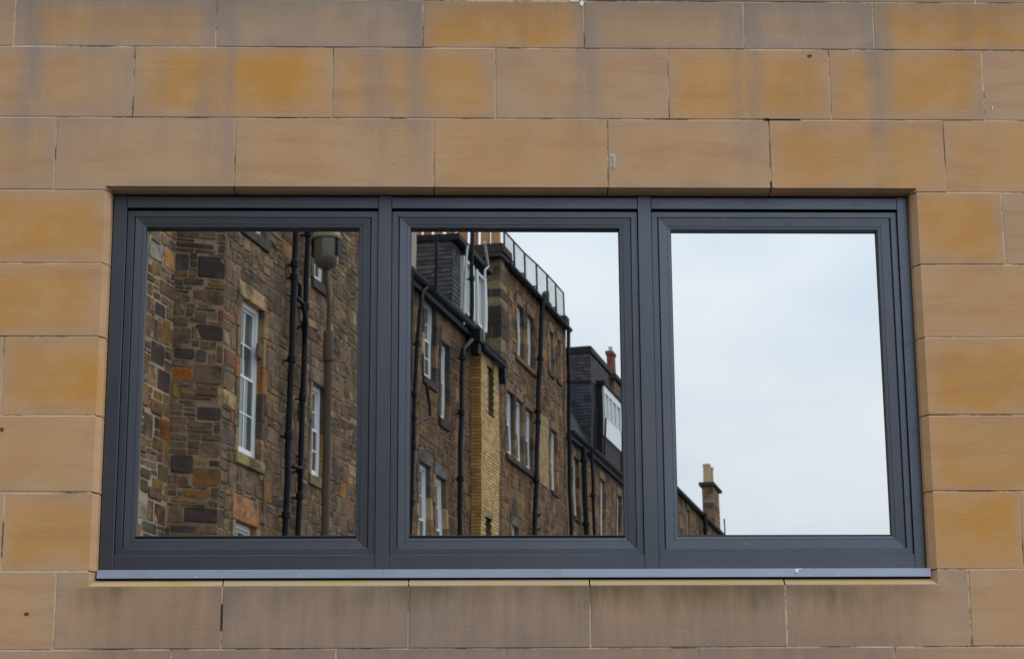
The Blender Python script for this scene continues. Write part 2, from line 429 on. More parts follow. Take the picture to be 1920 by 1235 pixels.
def ashlar(poly, types, orange, grey, seed, name='stone'):
    """poly: counter-clockwise seen from the front (x right, z up); types per edge: 'j' joint, or L/R/B/T for an edge on the opening"""
    n = len(poly)
    gap = 0.0026
    rg = random.Random(int(seed * 99991))
    gg = [gap * rg.uniform(.6, 1.15) for t in types]
    inset_o = [gg[k] if t == 'j' else 0.0 for k, t in enumerate(types)]
    inset_f = [gg[k] + rg.uniform(.0014, .0030) if t == 'j' else CH[t] for k, t in enumerate(types)]
    dep = [0.0022 if t == 'j' else CH_D for t in types]
    def off(ins):
        res = []
        for i in range(n):
            # edges i-1 and i meet at vertex i; all edges axis aligned
            p = poly[i]
            x, z = p
            for e in ((i - 1) % n, i):
                a = poly[e]; b = poly[(e + 1) % n]
                dx, dz = b[0] - a[0], b[1] - a[1]
                l = math.hypot(dx, dz); nx, nzz = -dz / l, dx / l
                x += nx * ins[e]; z += nzz * ins[e]
            res.append((x, z))
        return res
    O = off(inset_o); Fp = off(inset_f)
    # where a joint runs out onto the splay its arris follows the splay
    def corner(i, e, o):
        a, b = [inset_o[(i - 1) % n], inset_o[i]], ((i - 1) % n, i)
        if types[e] == 'j' and types[o] != 'j':
            ins = list(inset_o); ins[o] = CH[types[o]] * (1 - 0.0022 / CH_D)
            return off(ins)[i]
        return O[i]
    pts = []; faces = []
    rng = random.Random(int(seed * 1e6))
    face_y = rng.uniform(-0.0014, 0.0014)
    for (x, z) in Fp: pts.append((x, face_y, z))               # 0..n-1 front
    for i in range(n):                                         # n + 2i: vertex i at depth of edge i-1 ; n+2i+1: at depth of edge i
        e = (i - 1) % n
        ce, ci = corner(i, e, i), corner(i, i, e)
        pts.append((ce[0], face_y + dep[e], ce[1])); pts.append((ci[0], face_y + dep[i], ci[1]))
    back = len(pts)
    for i in range(n): pts.append((O[i][0], 0.16, O[i][1]))
    faces.append(tuple(range(n)))
    for i in range(n):
        j = (i + 1) % n
        a = n + 2 * i + 1; b = n + 2 * j
        faces.append((i, a, b, j))
        faces.append((a, back + i, back + j, b))
        if abs(dep[(i - 1) % n] - dep[i]) > 1e-6:
            faces.append((i, n + 2 * i, n + 2 * i + 1))
            faces.append((n + 2 * i, back + i, n + 2 * i + 1))
    faces.append(tuple(back + i for i in range(n))[::-1])
    mb = MB(); mb.poly(pts, [f[::-1] for f in faces])
    o = mb.build(name, MT['ashlar'], wall)
    o.color = (orange, grey, seed, 1.0)
    return o

rs = random.Random(7)
def rect(x0, x1, z0, z1): return [(x0, z0), (x1, z0), (x1, z1), (x0, z1)]
Z0, Z1, Z2, Z3 = 4.9412, 4.7284, 4.4175, 4.1042
ZL = [4.1042, 3.7963, 3.4901, 3.1695, 2.8603, 2.5498, 2.2461]
def row(z0, z1, joints, tones, extend=True):
    js = list(joints)
    xs0, xs1 = -4.9, 5.6
    full = [(js[i], js[i + 1], tones[i + 1]) for i in range(len(js) - 1)]
    # stones beyond the measured ones
    x = js[0]; first = True
    left = []
    while x > xs0:
        w = rs.uniform(.62, .85); a = max(xs0, x - w)
        left.append((a, x, tones[0] if first else (rs.random() ** 1.5 * .9, rs.random() * .5))); x = a; first = False
    x = js[-1]; first = True; right = []
    while x < xs1:
        w = rs.uniform(.62, .85); b_ = min(xs1, x + w)
        right.append((x, b_, tones[-1] if first else (rs.random() ** 1.5 * .9, rs.random() * .5))); x = b_; first = False
    return left[::-1] + full + right
def lay(z0, z1, stones):
    for a, b_, t in stones:
        ashlar(rect(a, b_, z0, z1), 'jjjj', t[0], t[1], rs.random())
# courses above the window
lay(Z1, Z0, row(Z1, Z0, [-1.832, -.995, -.134, .541, 1.214, 1.762], [(.35, .3), (.75, .9), (.05, 1), (1, .5), (.35, .9), (.05, .9), (1, .5)]))
lay(Z2, Z1, row(Z2, Z1, [-1.329, -.507, .168, .889, 1.566, 2.211], [(.55, .8), (1, .4), (.85, .55), (.12, .45), (1, .2), (.95, .45), (.15, .35)]))
r3 = row(Z3, Z2, [-1.637, -.903, -.086, .63, 1.304, 2.031], [(.45, .6), (.25, .6), (.25, .35), (.45, .15), (.25, .35), (.80, .15), (.6, .15)])
for a, b_, t in r3:
    sd = rs.random()
    if b_ <= OP_L or a >= OP_R:
        ashlar(rect(a, b_, Z3, Z2), 'jjjj', t[0], t[1], sd)
    elif a < OP_L:
        ashlar([(a, Z3), (OP_L, Z3), (OP_L, OP_T), (b_, OP_T), (b_, Z2), (a, Z2)], 'jLTjjj', t[0], t[1], sd)
    elif b_ > OP_R:
        ashlar([(a, OP_T), (OP_R, OP_T), (OP_R, Z3), (b_, Z3), (b_, Z2), (a, Z2)], 'TRjjjj', t[0], t[1], sd)
    else:
        ashlar(rect(a, b_, OP_T, Z2), 'Tjjj', t[0], t[1], sd)
# jamb courses
LJ = [None, None, -1.805, None, -1.77]
LT = [((1, .35), (.4, .3)), ((.9, .25), (.3, .2)), ((1, .25), (.3, .3)), ((.35, .15), (.2, .1)), ((.85, .1), (.3, .2))]
RJ = [2.256, None, None, None, 2.252]
RT = [((.95, .35), (.15, .4)), ((.35, .1), (.3, .1)), ((1.0, .0), (.9, .1)), ((.80, .05), (.6, .2)), ((.90, .05), (.3, .2))]
for k in range(5):
    zt, zb = ZL[k], ZL[k + 1]
    x1 = OP_L; x0 = LJ[k] if LJ[k] is not None else -2.05 - .13 * (k % 3)
    ashlar(rect(x0, x1, zb, zt), 'jLjj', LT[k][0][0], LT[k][0][1], rs.random())
    x = x0; first = True
    while x > -4.9:
        a = max(-4.9, x - rs.uniform(.62, .85)); t = LT[k][1] if first else (rs.random() ** 1.5 * .9, rs.random() * .4)
        ashlar(rect(a, x, zb, zt), 'jjjj', t[0], t[1], rs.random()); x = a; first = False
    x0 = OP_R; x1 = RJ[k] if RJ[k] is not None else 2.52 + .13 * (k % 3)
    ashlar(rect(x0, x1, zb, zt), 'jjjR', RT[k][0][0], RT[k][0][1], rs.random())
    x = x1; first = True
    while x < 5.6:
        b_ = min(5.6, x + rs.uniform(.62, .85)); t = RT[k][1] if first else (rs.random() ** 1.5 * .9, rs.random() * .4)
        ashlar(rect(x, b_, zb, zt), 'jjjj', t[0], t[1], rs.random()); x = b_; first = False
# sill course
r6 = row(ZL[6], ZL[5], [-1.554, -.906, -.18, .531, 1.3, 2.029], [(.35, .3), (.35, .7), (.0, .8), (.0, .8), (.15, .8), (.15, .7), (.30, .25)])
for a, b_, t in r6:
    sd = rs.random(); zb, zt = ZL[6], ZL[5]
    if b_ <= OP_L or a >= OP_R:
        ashlar(rect(a, b_, zb, zt), 'jjjj', t[0], t[1], sd)
    elif a < OP_L:
        ashlar([(a, zb), (b_, zb), (b_, OP_B), (OP_L, OP_B), (OP_L, zt), (a, zt)], 'jjBLjj', t[0], t[1], sd)
    elif b_ > OP_R:
        ashlar([(a, zb), (b_, zb), (b_, zt), (OP_R, zt), (OP_R, OP_B), (a, OP_B)], 'jjjRBj', t[0], t[1], sd)
    else:
        ashlar(rect(a, b_, zb, OP_B), 'jjBj', t[0], t[1], sd)
# below and above
zc = ZL[6]
lay(zc - .312, zc, row(0, 0, [-1.095, -.46, .192, .952, 1.722], [(.25, .6), (.1, .8), (.0, .8), (.1, .7), (.1, .7), (.2, .5)]))
zc -= .312
k = 0
while zc > 0.35:
    off_ = .35 * (k % 2) + rs.uniform(-.1, .1)
    lay(zc - .31, zc, row(0, 0, [-2.6 + off_, -1.85 + off_, -1.1 + off_, -.4 + off_, .35 + off_, 1.05 + off_, 1.8 + off_, 2.5 + off_],
        [(rs.random() ** 1.5, rs.random() * .6) for _ in range(9)]))
    zc -= .31; k += 1
lay(0.0, zc, row(0, 0, [-2.6, -1.85, -1.1, -.4, .35, 1.05, 1.8, 2.5], [(rs.random() ** 1.5, .6) for _ in range(9)]))
zc = Z0
for k in range(8):
    off_ = .35 * ((k + 1) % 2)
    lay(zc, zc + .31, row(0, 0, [-2.5 + off_, -1.7 + off_, -.95 + off_, -.3 + off_, .2 + off_, 1.1 + off_, 1.85 + off_, 2.6 + off_],
        [(rs.random() ** 1.5, .3 + rs.random() * .5) for _ in range(9)]))
    zc += .31
WALL_TOP = zc
# pointing behind the joints and the wall core
mb = MB()
def ring_sheet(mb, X0, X1, Zb, Zt, x0, x1, zb, zt, y):
    for (a, b_, c, d) in ((X0, x0, Zb, Zt), (x1, X1, Zb, Zt), (x0, x1, Zb, zb), (x0, x1, zt, Zt)):
        mb.poly([(a, y, c), (b_, y, c), (b_, y, d), (a, y, d)], [(0, 1, 2, 3)])
ring_sheet(mb, -4.9, 5.6, 0, WALL_TOP, OP_L - .024, OP_R + .024, OP_B - .027, OP_T + .012, 0.0020)
mb.build('pointing', MT['joint'], wall)
mb = MB()
for (a, b_, c, d) in ((-4.9, OP_L + .002, 0, WALL_TOP), (OP_R - .002, 5.6, 0, WALL_TOP), (OP_L + .002, OP_R - .002, 0, OP_B - .001), (OP_L + .002, OP_R - .002, OP_T + .001, WALL_TOP)):
    mb.box(a, b_, 0.162, 0.42, c, d)
mb.build('core', MT['dark'], wall)
# open joints and small marks that the picture shows
def slot(x0, x1, z0, z1):
    mb = MB(); mb.box(x0, x1, -0.0016, 0.006, z0, z1); return mb.build('open_joint', MT['dark'], wall)
slot(1.296, 1.436, 4.4150, 4.4205); slot(1.301, 1.307, 4.105, 4.150); slot(-.909, -.904, 2.318, 2.420)
slot(1.286, 1.305, 4.4135, 4.424)
def blob(name, mat, x, z, rx, rz, par, y=-0.0018, th=0.002, n=9, seed=1):
    rr = random.Random(seed); mb = MB(); a = []; 
    for k in range(n):
        t = 2 * math.pi * k / n; q = rr.uniform(.75, 1.15); a.append((x + math.cos(t) * rx * q, z + math.sin(t) * rz * q))
    pts = [(p[0], y, p[1]) for p in a] + [(x + (p[0] - x) * 1.15, y + th, z + (p[1] - z) * 1.15) for p in a]
    fs = [tuple(range(n))] + [(k, n + k, n + (k + 1) % n, (k + 1) % n) for k in range(n)]
    mb.poly(pts, [f[::-1] for f in fs])
    return mb.build(name, mat, par)
MT['knot'] = simple('iron_knot', (0.11, 0.05, 0.04), 0.9)
blob('iron_spot', MT['knot'], 1.485, 4.700, .009, .008, wall, seed=2)
blob('iron_spot', MT['knot'], -1.795, 3.112, .009, .008, wall, seed=3)
blob('iron_spot', MT['knot'], -1.662, 2.386, .010, .006, wall, seed=4)
blob('chip', MT['paint_white'], .532, 4.930, .008, .012, wall, seed=6)
blob('chip', MT['paint_white'], .50, 4.940, .022, .003, wall, seed=8)
blob('chip', MT['paint_white'], 2.243, 4.474, .002, .009, wall, seed=9)
mb = MB(); mb.box(.642, .660, -0.0022, 0.004, 4.206, 4.262); mb.build('repair_patch', MT['paint_white'], wall)
mb = MB(); mb.box(.644, .658, -0.0034, 0.004, 4.208, 4.260); mb.build('repair_patch', MT['patch'], wall)

# ================================================================== THE WINDOW
win = empty('window', (0, WALL_Y, 0))
tag(win, 'wide dark grey aluminium window with three mirror-like panes in the sandstone wall', 'window')
mb = MB(); mb.box(OP_L + .003, OP_R - .003, .135, .158, OP_B + .002, OP_T - .002); mb.build('light_block_board', MT['gasket'], win)  # added dark board, unseen behind the frames, to block light
def bar(name, x0, x1, z0, z1, y0, y1=0.13, b=0.0016, mat='frame'):
    mb = MB()
    mb.bbox(x0, x1, -y1, -y0, z0, z1, b, F=lambda x, y, z: (x, -y, z))
    return mb.build(name, MT[mat], win)
bar('jamb_post', -1.4025, -1.348, 2.556, 4.1075, .075)
bar('jamb_post', 1.8380, 1.8905 - .008, 2.556, 4.1075, .075)
bar('mullion', -.3150, -.2605, 2.5605, 4.1090, .073)
bar('mullion', .7570, .8125, 2.5605, 4.1090, .073)
for a, b_ in ((-1.3475, -.3155), (-.2600, .7565), (.8130, 1.8375)):
    bar('head_rail', a, b_, 4.0525, 4.1010, .075)
    bar('bottom_rail', a, b_, 2.5585, 2.6205, .076)
# black packers round the frame
mb = MB()
mb.box(OP_L + .0005, OP_R - .0005, .086, .1345, 4.1012, OP_T - .0005); mb.box(OP_L + .0003, -1.4028, .082, .134, OP_B, 4.1)
mb.box(1.8828, OP_R - .0003, .082, .134, OP_B, 4.1)
mb.build('seal', MT['gasket'], win)
def mitred(x0, x1, z0, z1, w, ys, name, mat, par, gapm=0.00035):
    """four mitred bars round a rectangle; ys: profile [(inset, y), ...] from the outer to the inner edge, y is depth"""
    prof = ys
    outs = []
    for side in range(4):
        pts = []
        for (ins, y) in prof + [(prof[-1][0], 0.133), (prof[0][0], 0.133)]:
            X0, X1, Zb, Zt = x0 + ins, x1 - ins, z0 + ins, z1 - ins
            if side == 0: a, c = (X0 + gapm, Zt), (X1 - gapm, Zt)
            elif side == 1: a, c = (X1, Zt - gapm), (X1, Zb + gapm)
            elif side == 2: a, c = (X1 - gapm, Zb), (X0 + gapm, Zb)
            else: a, c = (X0, Zb + gapm), (X0, Zt - gapm)
            pts.append((a[0], y, a[1])); pts.append((c[0], y, c[1]))
        n = len(pts) // 2
        fs = [(2 * k, 2 * k + 1, 2 * ((k + 1) % n) + 1, 2 * ((k + 1) % n)) for k in range(n)]
        fs += [tuple(2 * k for k in range(n))[::-1], tuple(2 * k + 1 for k in range(n))]
        mb = MB(); mb.poly(pts, fs); outs.append((mb, side))
    return outs
TILT = R(.35)
def make_sash(x0, x1, gx0, gx1, px0, px1, seed):
    z0, z1 = 2.6215, 4.0455
    gz0, gz1 = 2.6425, 4.0240
    pz0, pz1 = 2.700, 3.9755
    s_in = [(0, .090), (gx0 - x0 - .002, .090)]
    # sash rails (one mesh, four mitred bars)
    mb = MB()
    for m4, side in mitred(x0, x1, z0, z1, 0, [(0.0, .0935), (.0015, .092), (gx0 - x0 - .0035, .092), (gx0 - x0 - .002, .0935)], '', None, None):
        mb.poly(m4.v, m4.f)
    sash = mb.build('sash', MT['frame'], win)
    gk = MB()
    for m4, side in mitred(gx0 - .0022, gx1 + .0022, gz0 - .0022, gz1 + .0022, 0, [(0.0, .1005), (.0075, .1005)], '', None, None): gk.poly(m4.v, m4.f)
    gk.build('gasket', MT['gasket'], sash)
    w = px0 - gx0
    for m4, side in mitred(gx0 + .0025, gx1 - .0025, gz0 + .0025, gz1 - .0025, 0,
                           [(0.0, .0975), (.0012, .0955), (w - .018, .0975), (w - .0172, .0990), (w - .0165, .0980), (w - .0045, .0990), (w - .0035, .1004)], '', None, None):
        m4.build('glazing_bead', MT['frame'], sash)
    gk = MB()
    for m4, side in mitred(px0 - .0014, px1 + .0014, pz0 - .0014, pz1 + .0014, 0, [(0.0, .1010), (.0026, .1020)], '', None, None): gk.poly(m4.v, m4.f)
    gk.build('glass_seal', MT['gasket'], sash)
    # the pane: slightly leaning back, very slightly uneven as real sealed units are
    n = 30
    cx, czm = (px0 + px1) / 2, 3.34
    hw, hh = (px1 - px0) / 2 + .004, (pz1 - pz0) / 2 + .004
    cz = (pz0 + pz1) / 2
    pts = []; rr = random.Random(seed)
    ph = [rr.uniform(0, 6.28) for _ in range(6)]
    for j in range(n + 1):
        for i in range(n + 1):
            x = -hw + 2 * hw * i / n; z = -hh + 2 * hh * j / n
            d = AMP[seed] * (math.sin(x * 14 + ph[0] + 2.0 * math.sin(z * 5 + ph[1])) + .8 * math.sin(z * 12 + ph[2] + 1.6 * math.sin(x * 7 + ph[3])) + .6 * math.sin((x + z) * 23 + ph[4]))
            pts.append((x, d, z))
    fs = []
    for j in range(n):
        for i in range(n):
            a = j * (n + 1) + i; fs.append((a, a + 1, a + n + 2, a + n + 1))
    b0 = len(pts)
    pts += [(-hw, .006, -hh), (hw, .006, -hh), (hw, .006, hh), (-hw, .006, hh)]
    fs.append((b0, b0 + 3, b0 + 2, b0 + 1))
    mb = MB(); mb.poly(pts, fs)
    p = mb.build('pane', MT['mirror_glass'], sash, smooth=True)
    p.location = (cx, .1245 + (cz - czm) * math.tan(TILT), cz)
    p.rotation_euler = (-TILT, 0, 0)
    return sash
AMP = {1: 0.0000045, 2: 0.0000100, 3: 0.0000050}
make_sash(-1.3465, -.3165, -1.3170, -.3450, -1.2680, -.3945, 1)
make_sash(-.2590, .7555, -.2305, .7290, -.1815, .6810, 2)
make_sash(.8145, 1.8365, .8410, 1.8090, .8950, 1.7630, 3)
# sill flashing in two lengths
for a, b_ in ((-1.4000, -.2826), (-.2818, 1.8845)):
    mb = MB()
    pr = [(.0745, 2.5580), (.026, 2.5570), (.0195, 2.5545), (.0170, 2.5240), (.0185, 2.5225), (.0215, 2.5240), (.030, 2.5500), (.0745, 2.5520)]
    pts = []
    for (y, z) in pr: pts.append((a, y, z)); pts.append((b_, y, z))
    n = len(pr)
    fs = [(2 * k, 2 * k + 1, 2 * ((k + 1) % n) + 1, 2 * ((k + 1) % n)) for k in range(n)] + [tuple(2 * k for k in range(n))[::-1], tuple(2 * k + 1 for k in range(n))]
    mb.poly(pts, fs); fl = mb.build('sill_flashing', MT['flash'], win)
    if a > -1:
        blob('bird_dropping', MT['paint_white'], 1.352, 2.5465, .0075, .0075, fl, y=.0155, th=.0026, seed=11)
        blob('bird_dropping', MT['paint_white'], 1.364, 2.5535, .008, .0022, fl, y=.0165, th=.002, seed=12)
mb = MB(); mb.box(OP_L + .001, OP_R - .001, .045, .134, OP_B + .0005, 2.5515); mb.build('sub_sill', MT['dark'], win)

# ================================================================== THE STREET BEHIND THE CAMERA
# The tenement row stands opposite, on the left; local axes: x along the facade away from our wall, y out to the street, z up
DIRV = Vector((0.266779, -0.963758, 0)); OUTV = Vector((0.963758, 0.266779, 0)); ORG = Vector((0, 16.2381, 0))
YAW = math.atan2(DIRV.y, DIRV.x)
def street(u, y, z=0.0):
    return ORG + DIRV * u + OUTV * y + Vector((0, 0, z))
def building_root(name, u0, label, cat='building', group=None, y=-12.0):
    r = empty(name, street(u0, y), YAW)
    tag(r, label, cat, group); return r

# road and pavement between the kerbs
def strip(name, mat, u0, u1, y0, y1, z0, z1):
    r = MB(); r.box(u0, u1, y0, y1, z0, z1)
    o = r.build(name, mat); o.location = ORG; o.rotation_euler = (0, 0, YAW); o['kind'] = 'structure'; return o
strip('road', MT['asphalt'], 9.5, 130, -8.9, 9.0, -.3, 0.004)
strip('pavement', MT['paving'], 9.5, 130, -11.95, -9.06, -.3, 0.13)
strip('kerb', MT['patch'], 9.5, 130, -9.055, -8.905, -.3, 0.125)

PAL = [((.205, .128, .072), 5), ((.185, .128, .080), 5), ((.105, .070, .050), 1.8), ((.300, .145, .048), .55), ((.275, .180, .085), 1.0), ((.225, .110, .060), .9), ((.150, .110, .078), 2.5), ((.30, .25, .17), .12)]
FC_ = {'D': (.105, .078, .062), 'G': (.115, .100, .080), 'P': (.078, .056, .050), 'N': (.180, .115, .068), 'R': (.200, .085, .050), 'O': (.240, .120, .042), 'V': (.380, .115, .012), 'Y': (.270, .165, .055), 'L': (.420, .300, .120), 'o': (.480, .260, .085), 'y': (.260, .140, .045), 'W': (.34, .31, .25)}
PAL = [(tuple(q * .80 + mq * .20 for q, mq in zip(c, (.185, .122, .075))), w) for c, w in PAL]
PW = [w for _, w in PAL]
def pick(rng, gain=1.0, warm=0.0):
    c = rng.choices(PAL, PW)[0][0]; k = rng.uniform(.75, 1.22) * gain
    return (c[0] * k * (1 + warm), c[1] * k, c[2] * k * (1 - warm))

def rubble_cells(s0, s1, z0, z1, rng, lift=(.34, .56), wid=(.34, .80), fine=1.0):
    """irregular rubble brought to lifts: blocks, pairs and thin slips; returns rectangles"""
    cells = []
    z = z0
    while z < z1 - 1e-6:
        h = rng.uniform(*lift)
        if z1 - z - h < lift[0] * .6: h = z1 - z
        s = s0 - rng.uniform(0, wid[0])
        while s < s1:
            w = rng.uniform(*wid); a, b_ = max(s, s0), min(s + w, s1)
            if s1 - b_ < .12: b_ = s1
            s = s + w
            if b_ - a < .06: continue
            t = rng.random()
            if t < .30:
                if b_ - a > .5 and rng.random() < .5:
                    q = a + (b_ - a) * rng.uniform(.7, .85); cells.append((a, q, z, z + h))
                    n = rng.choice((2, 3, 3, 4)); 
                    for k in range(n): cells.append((q, b_, z + h * k / n, z + h * (k + 1) / n))
                else: cells.append((a, b_, z, z + h))
            elif t < .78:
                f = rng.uniform(.32, .68)
                for (za, zb) in ((z, z + h * f), (z + h * f, z + h)):
                    if b_ - a > .34 and rng.random() < .75:
                        q = a + (b_ - a) * rng.uniform(.3, .7); cells.append((a, q, za, zb)); cells.append((q, b_, za, zb))
                    else: cells.append((a, b_, za, zb))
            else:
                n = 3 if h < .45 else 4; zz = [0] + sorted(rng.uniform(.15, .85) for _ in range(n - 1)) + [1]
                zz = [(zz[k] + k / n) / 2 for k in range(n + 1)]
                for k in range(n):
                    za, zb = z + h * zz[k], z + h * zz[k + 1]
                    if rng.random() < .5 and b_ - a > .4:
                        q = a + (b_ - a) * rng.uniform(.3, .7); cells.append((a, q, za, zb)); cells.append((q, b_, za, zb))
                    else: cells.append((a, b_, za, zb))
            if b_ >= s1: break
        z += h
    return cells

def clip(poly, axis, val, keep_less):
    out = []
    for i in range(len(poly)):
        p, q = poly[i], poly[(i + 1) % len(poly)]
        ip = (p[axis] <= val) == keep_less; iq = (q[axis] <= val) == keep_less
        if ip: out.append(p)
        if ip != iq:
            t = (val - p[axis]) / (q[axis] - p[axis] + 1e-12)
            out.append((p[0] + (q[0] - p[0]) * t, p[1] + (q[1] - p[1]) * t))
    return out
def parea(p):
    return abs(sum(p[i][0] * p[(i + 1) % len(p)][1] - p[(i + 1) % len(p)][0] * p[i][1] for i in range(len(p)))) / 2

def stone_mesh(poly, F, rng, c, mb, proud=.018, gap=.011):
    """poly in facade plane (s, z); F maps (s, out, z)"""
    n = len(poly)
    cx = sum(p[0] for p in poly) / n; cz = sum(p[1] for p in poly) / n
    xs = [p[0] for p in poly]; zs = [p[1] for p in poly]
    hw, hh = (max(xs) - min(xs)) / 2, (max(zs) - min(zs)) / 2
    if hw < .025 or hh < .018: return
    kx, kz = max(.3, 1 - gap / hw), max(.3, 1 - gap / hh)
    fx, fz = max(.25, kx - min(.2, .022 / hw)), max(.25, kz - min(.25, .018 / hh))
    pr = rng.uniform(.35, 1.0) * proud
    tx, tz = rng.uniform(-.012, .012), rng.uniform(-.012, .012)
    O = [(cx + (p[0] - cx) * kx, cz + (p[1] - cz) * kz) for p in poly]
    I = [(cx + (p[0] - cx) * fx, cz + (p[1] - cz) * fz) for p in poly]
    pts = [F(x, -.012, z) for x, z in O] + [F(x, pr * .75, z) for x, z in O] + [F(x, pr + tx * (x - cx) / hw + tz * (z - cz) / hh, z) for x, z in I]
    fs = [(k, n + k, n + (k + 1) % n, (k + 1) % n) for k in range(n)] + [(n + k, 2 * n + k, 2 * n + (k + 1) % n, n + (k + 1) % n) for k in range(n)] + [tuple(2 * n + k for k in range(n))[::-1]]
    mb.poly(pts, fs, c)

def wobble(s, z, amp, k):
    return (s + amp * noise.noise(Vector((s * 2.2, z * 2.2, k))), z + amp * .8 * noise.noise(Vector((s * 1.3 + 9, z * 2.6, k + 5))))

def masonry(root, F, s0, s1, z0, z1, holes, rng, mortar='rubble_joint', singles=0, view=None, gain=1.0, warm=0.0, lift=(.34, .56), wid=(.34, .80), gap=.013, seed=0.0, edge_wob=.03, palette=None, features=()):
    """stones set on a mortar bed with holes (s0, s1, z0, z1) left open. singles: how many become objects of their own"""
    cells = rubble_cells(s0, s1, z0, z1, rng, lift, wid)
    polys = []
    feat = []
    for (a, b_, c, d, k_) in features:
        w2, h2 = min(.05, (b_ - a) * .16), min(.04, (d - c) * .2); j = lambda q: rng.uniform(.2, 1) * q
        feat.append(([(a + j(w2), c), (b_ - j(w2), c), (b_, c + j(h2)), (b_, d - j(h2)), (b_ - j(w2), d), (a + j(w2), d), (a, d - j(h2)), (a, c + j(h2))], FC_[k_]))
    allholes = list(holes) + [f_[:4] for f_ in features]
    for (a, b_, c, d) in cells:
        cw = min(.035, (b_ - a) * .22); ch = min(.03, (d - c) * .25)
        cc = [rng.uniform(.15, 1.0) for _ in range(4)]
        p = [(a + cw * cc[0], c), (b_ - cw * cc[1], c), (b_, c + ch * cc[1]), (b_, d - ch * cc[2]), (b_ - cw * cc[2], d), (a + cw * cc[3], d), (a, d - ch * cc[3]), (a, c + ch * cc[0])]
        q = []
        for (x, z) in p:
            e = min(1.0, min(abs(x - s0), abs(s1 - x)) / .15)
            w_ = wobble(x, z, edge_wob, seed)
            q.append((x + (w_[0] - x) * e + rng.uniform(-.006, .006) * e, w_[1] + rng.uniform(-.006, .006)))
        p = q
        ok = True
        for (ha, hb, hc, hd) in allholes:
            xs = [t[0] for t in p]; zs = [t[1] for t in p]
            if max(xs) <= ha or min(xs) >= hb or max(zs) <= hc or min(zs) >= hd: continue
            best = max(((clip(p, 0, ha, True)), (clip(p, 0, hb, False)), (clip(p, 1, hc, True)), (clip(p, 1, hd, False))), key=lambda t: parea(t) if len(t) > 2 else 0)
            if len(best) < 3 or parea(best) < .0035: ok = False; break
            p = best
        if ok and parea(p) > .003: polys.append(p)
    cols_ = [pick(rng, gain, warm) if palette is None else palette(rng) for _ in polys]
    idx = list(range(len(polys)))
    solo = set()
    if singles:
        cand = [i for i in idx if view is None or all(view[0] <= t[0] <= view[1] and view[2] <= t[1] <= view[3] for t in polys[i])]
        cand.sort(key=lambda i: -parea(polys[i])); solo = set(cand[:singles])
    rest = MB()
    for p, c in feat:
        q = rng.uniform(.9, 1.1); mb = MB(); stone_mesh(p, F, rng, tuple(t * q for t in c), mb, gap=gap); mb.build('stone', MT['rubble'], root)
    for i in idx:
        if i in solo:
            mb = MB(); stone_mesh(polys[i], F, rng, cols_[i], mb, gap=gap)
            if mb.v: mb.build('stone', MT['rubble'], root)
        else: stone_mesh(polys[i], F, rng, cols_[i], rest, gap=gap)
    if rest.v: rest.build('rubble_stones', MT['rubble'], root, kind='stuff')
    # mortar bed with the holes
    mb = MB()
    us = sorted(set([s0, s1] + [max(s0, min(s1, h[0])) for h in holes] + [max(s0, min(s1, h[1])) for h in holes]))
    zs = sorted(set([z0, z1] + [max(z0, min(z1, h[2])) for h in holes] + [max(z0, min(z1, h[3])) for h in holes]))
    for i in range(len(us) - 1):
        for j in range(len(zs) - 1):
            cu, cz = (us[i] + us[i + 1]) / 2, (zs[j] + zs[j + 1]) / 2
            if any(h[0] < cu < h[1] and h[2] < cz < h[3] for h in holes): continue
            mb.box(us[i], us[i + 1], -.30, 0.0, zs[j], zs[j + 1], F=F)
    mb.build('mortar_bed', MT[mortar], root)
    return len(polys)

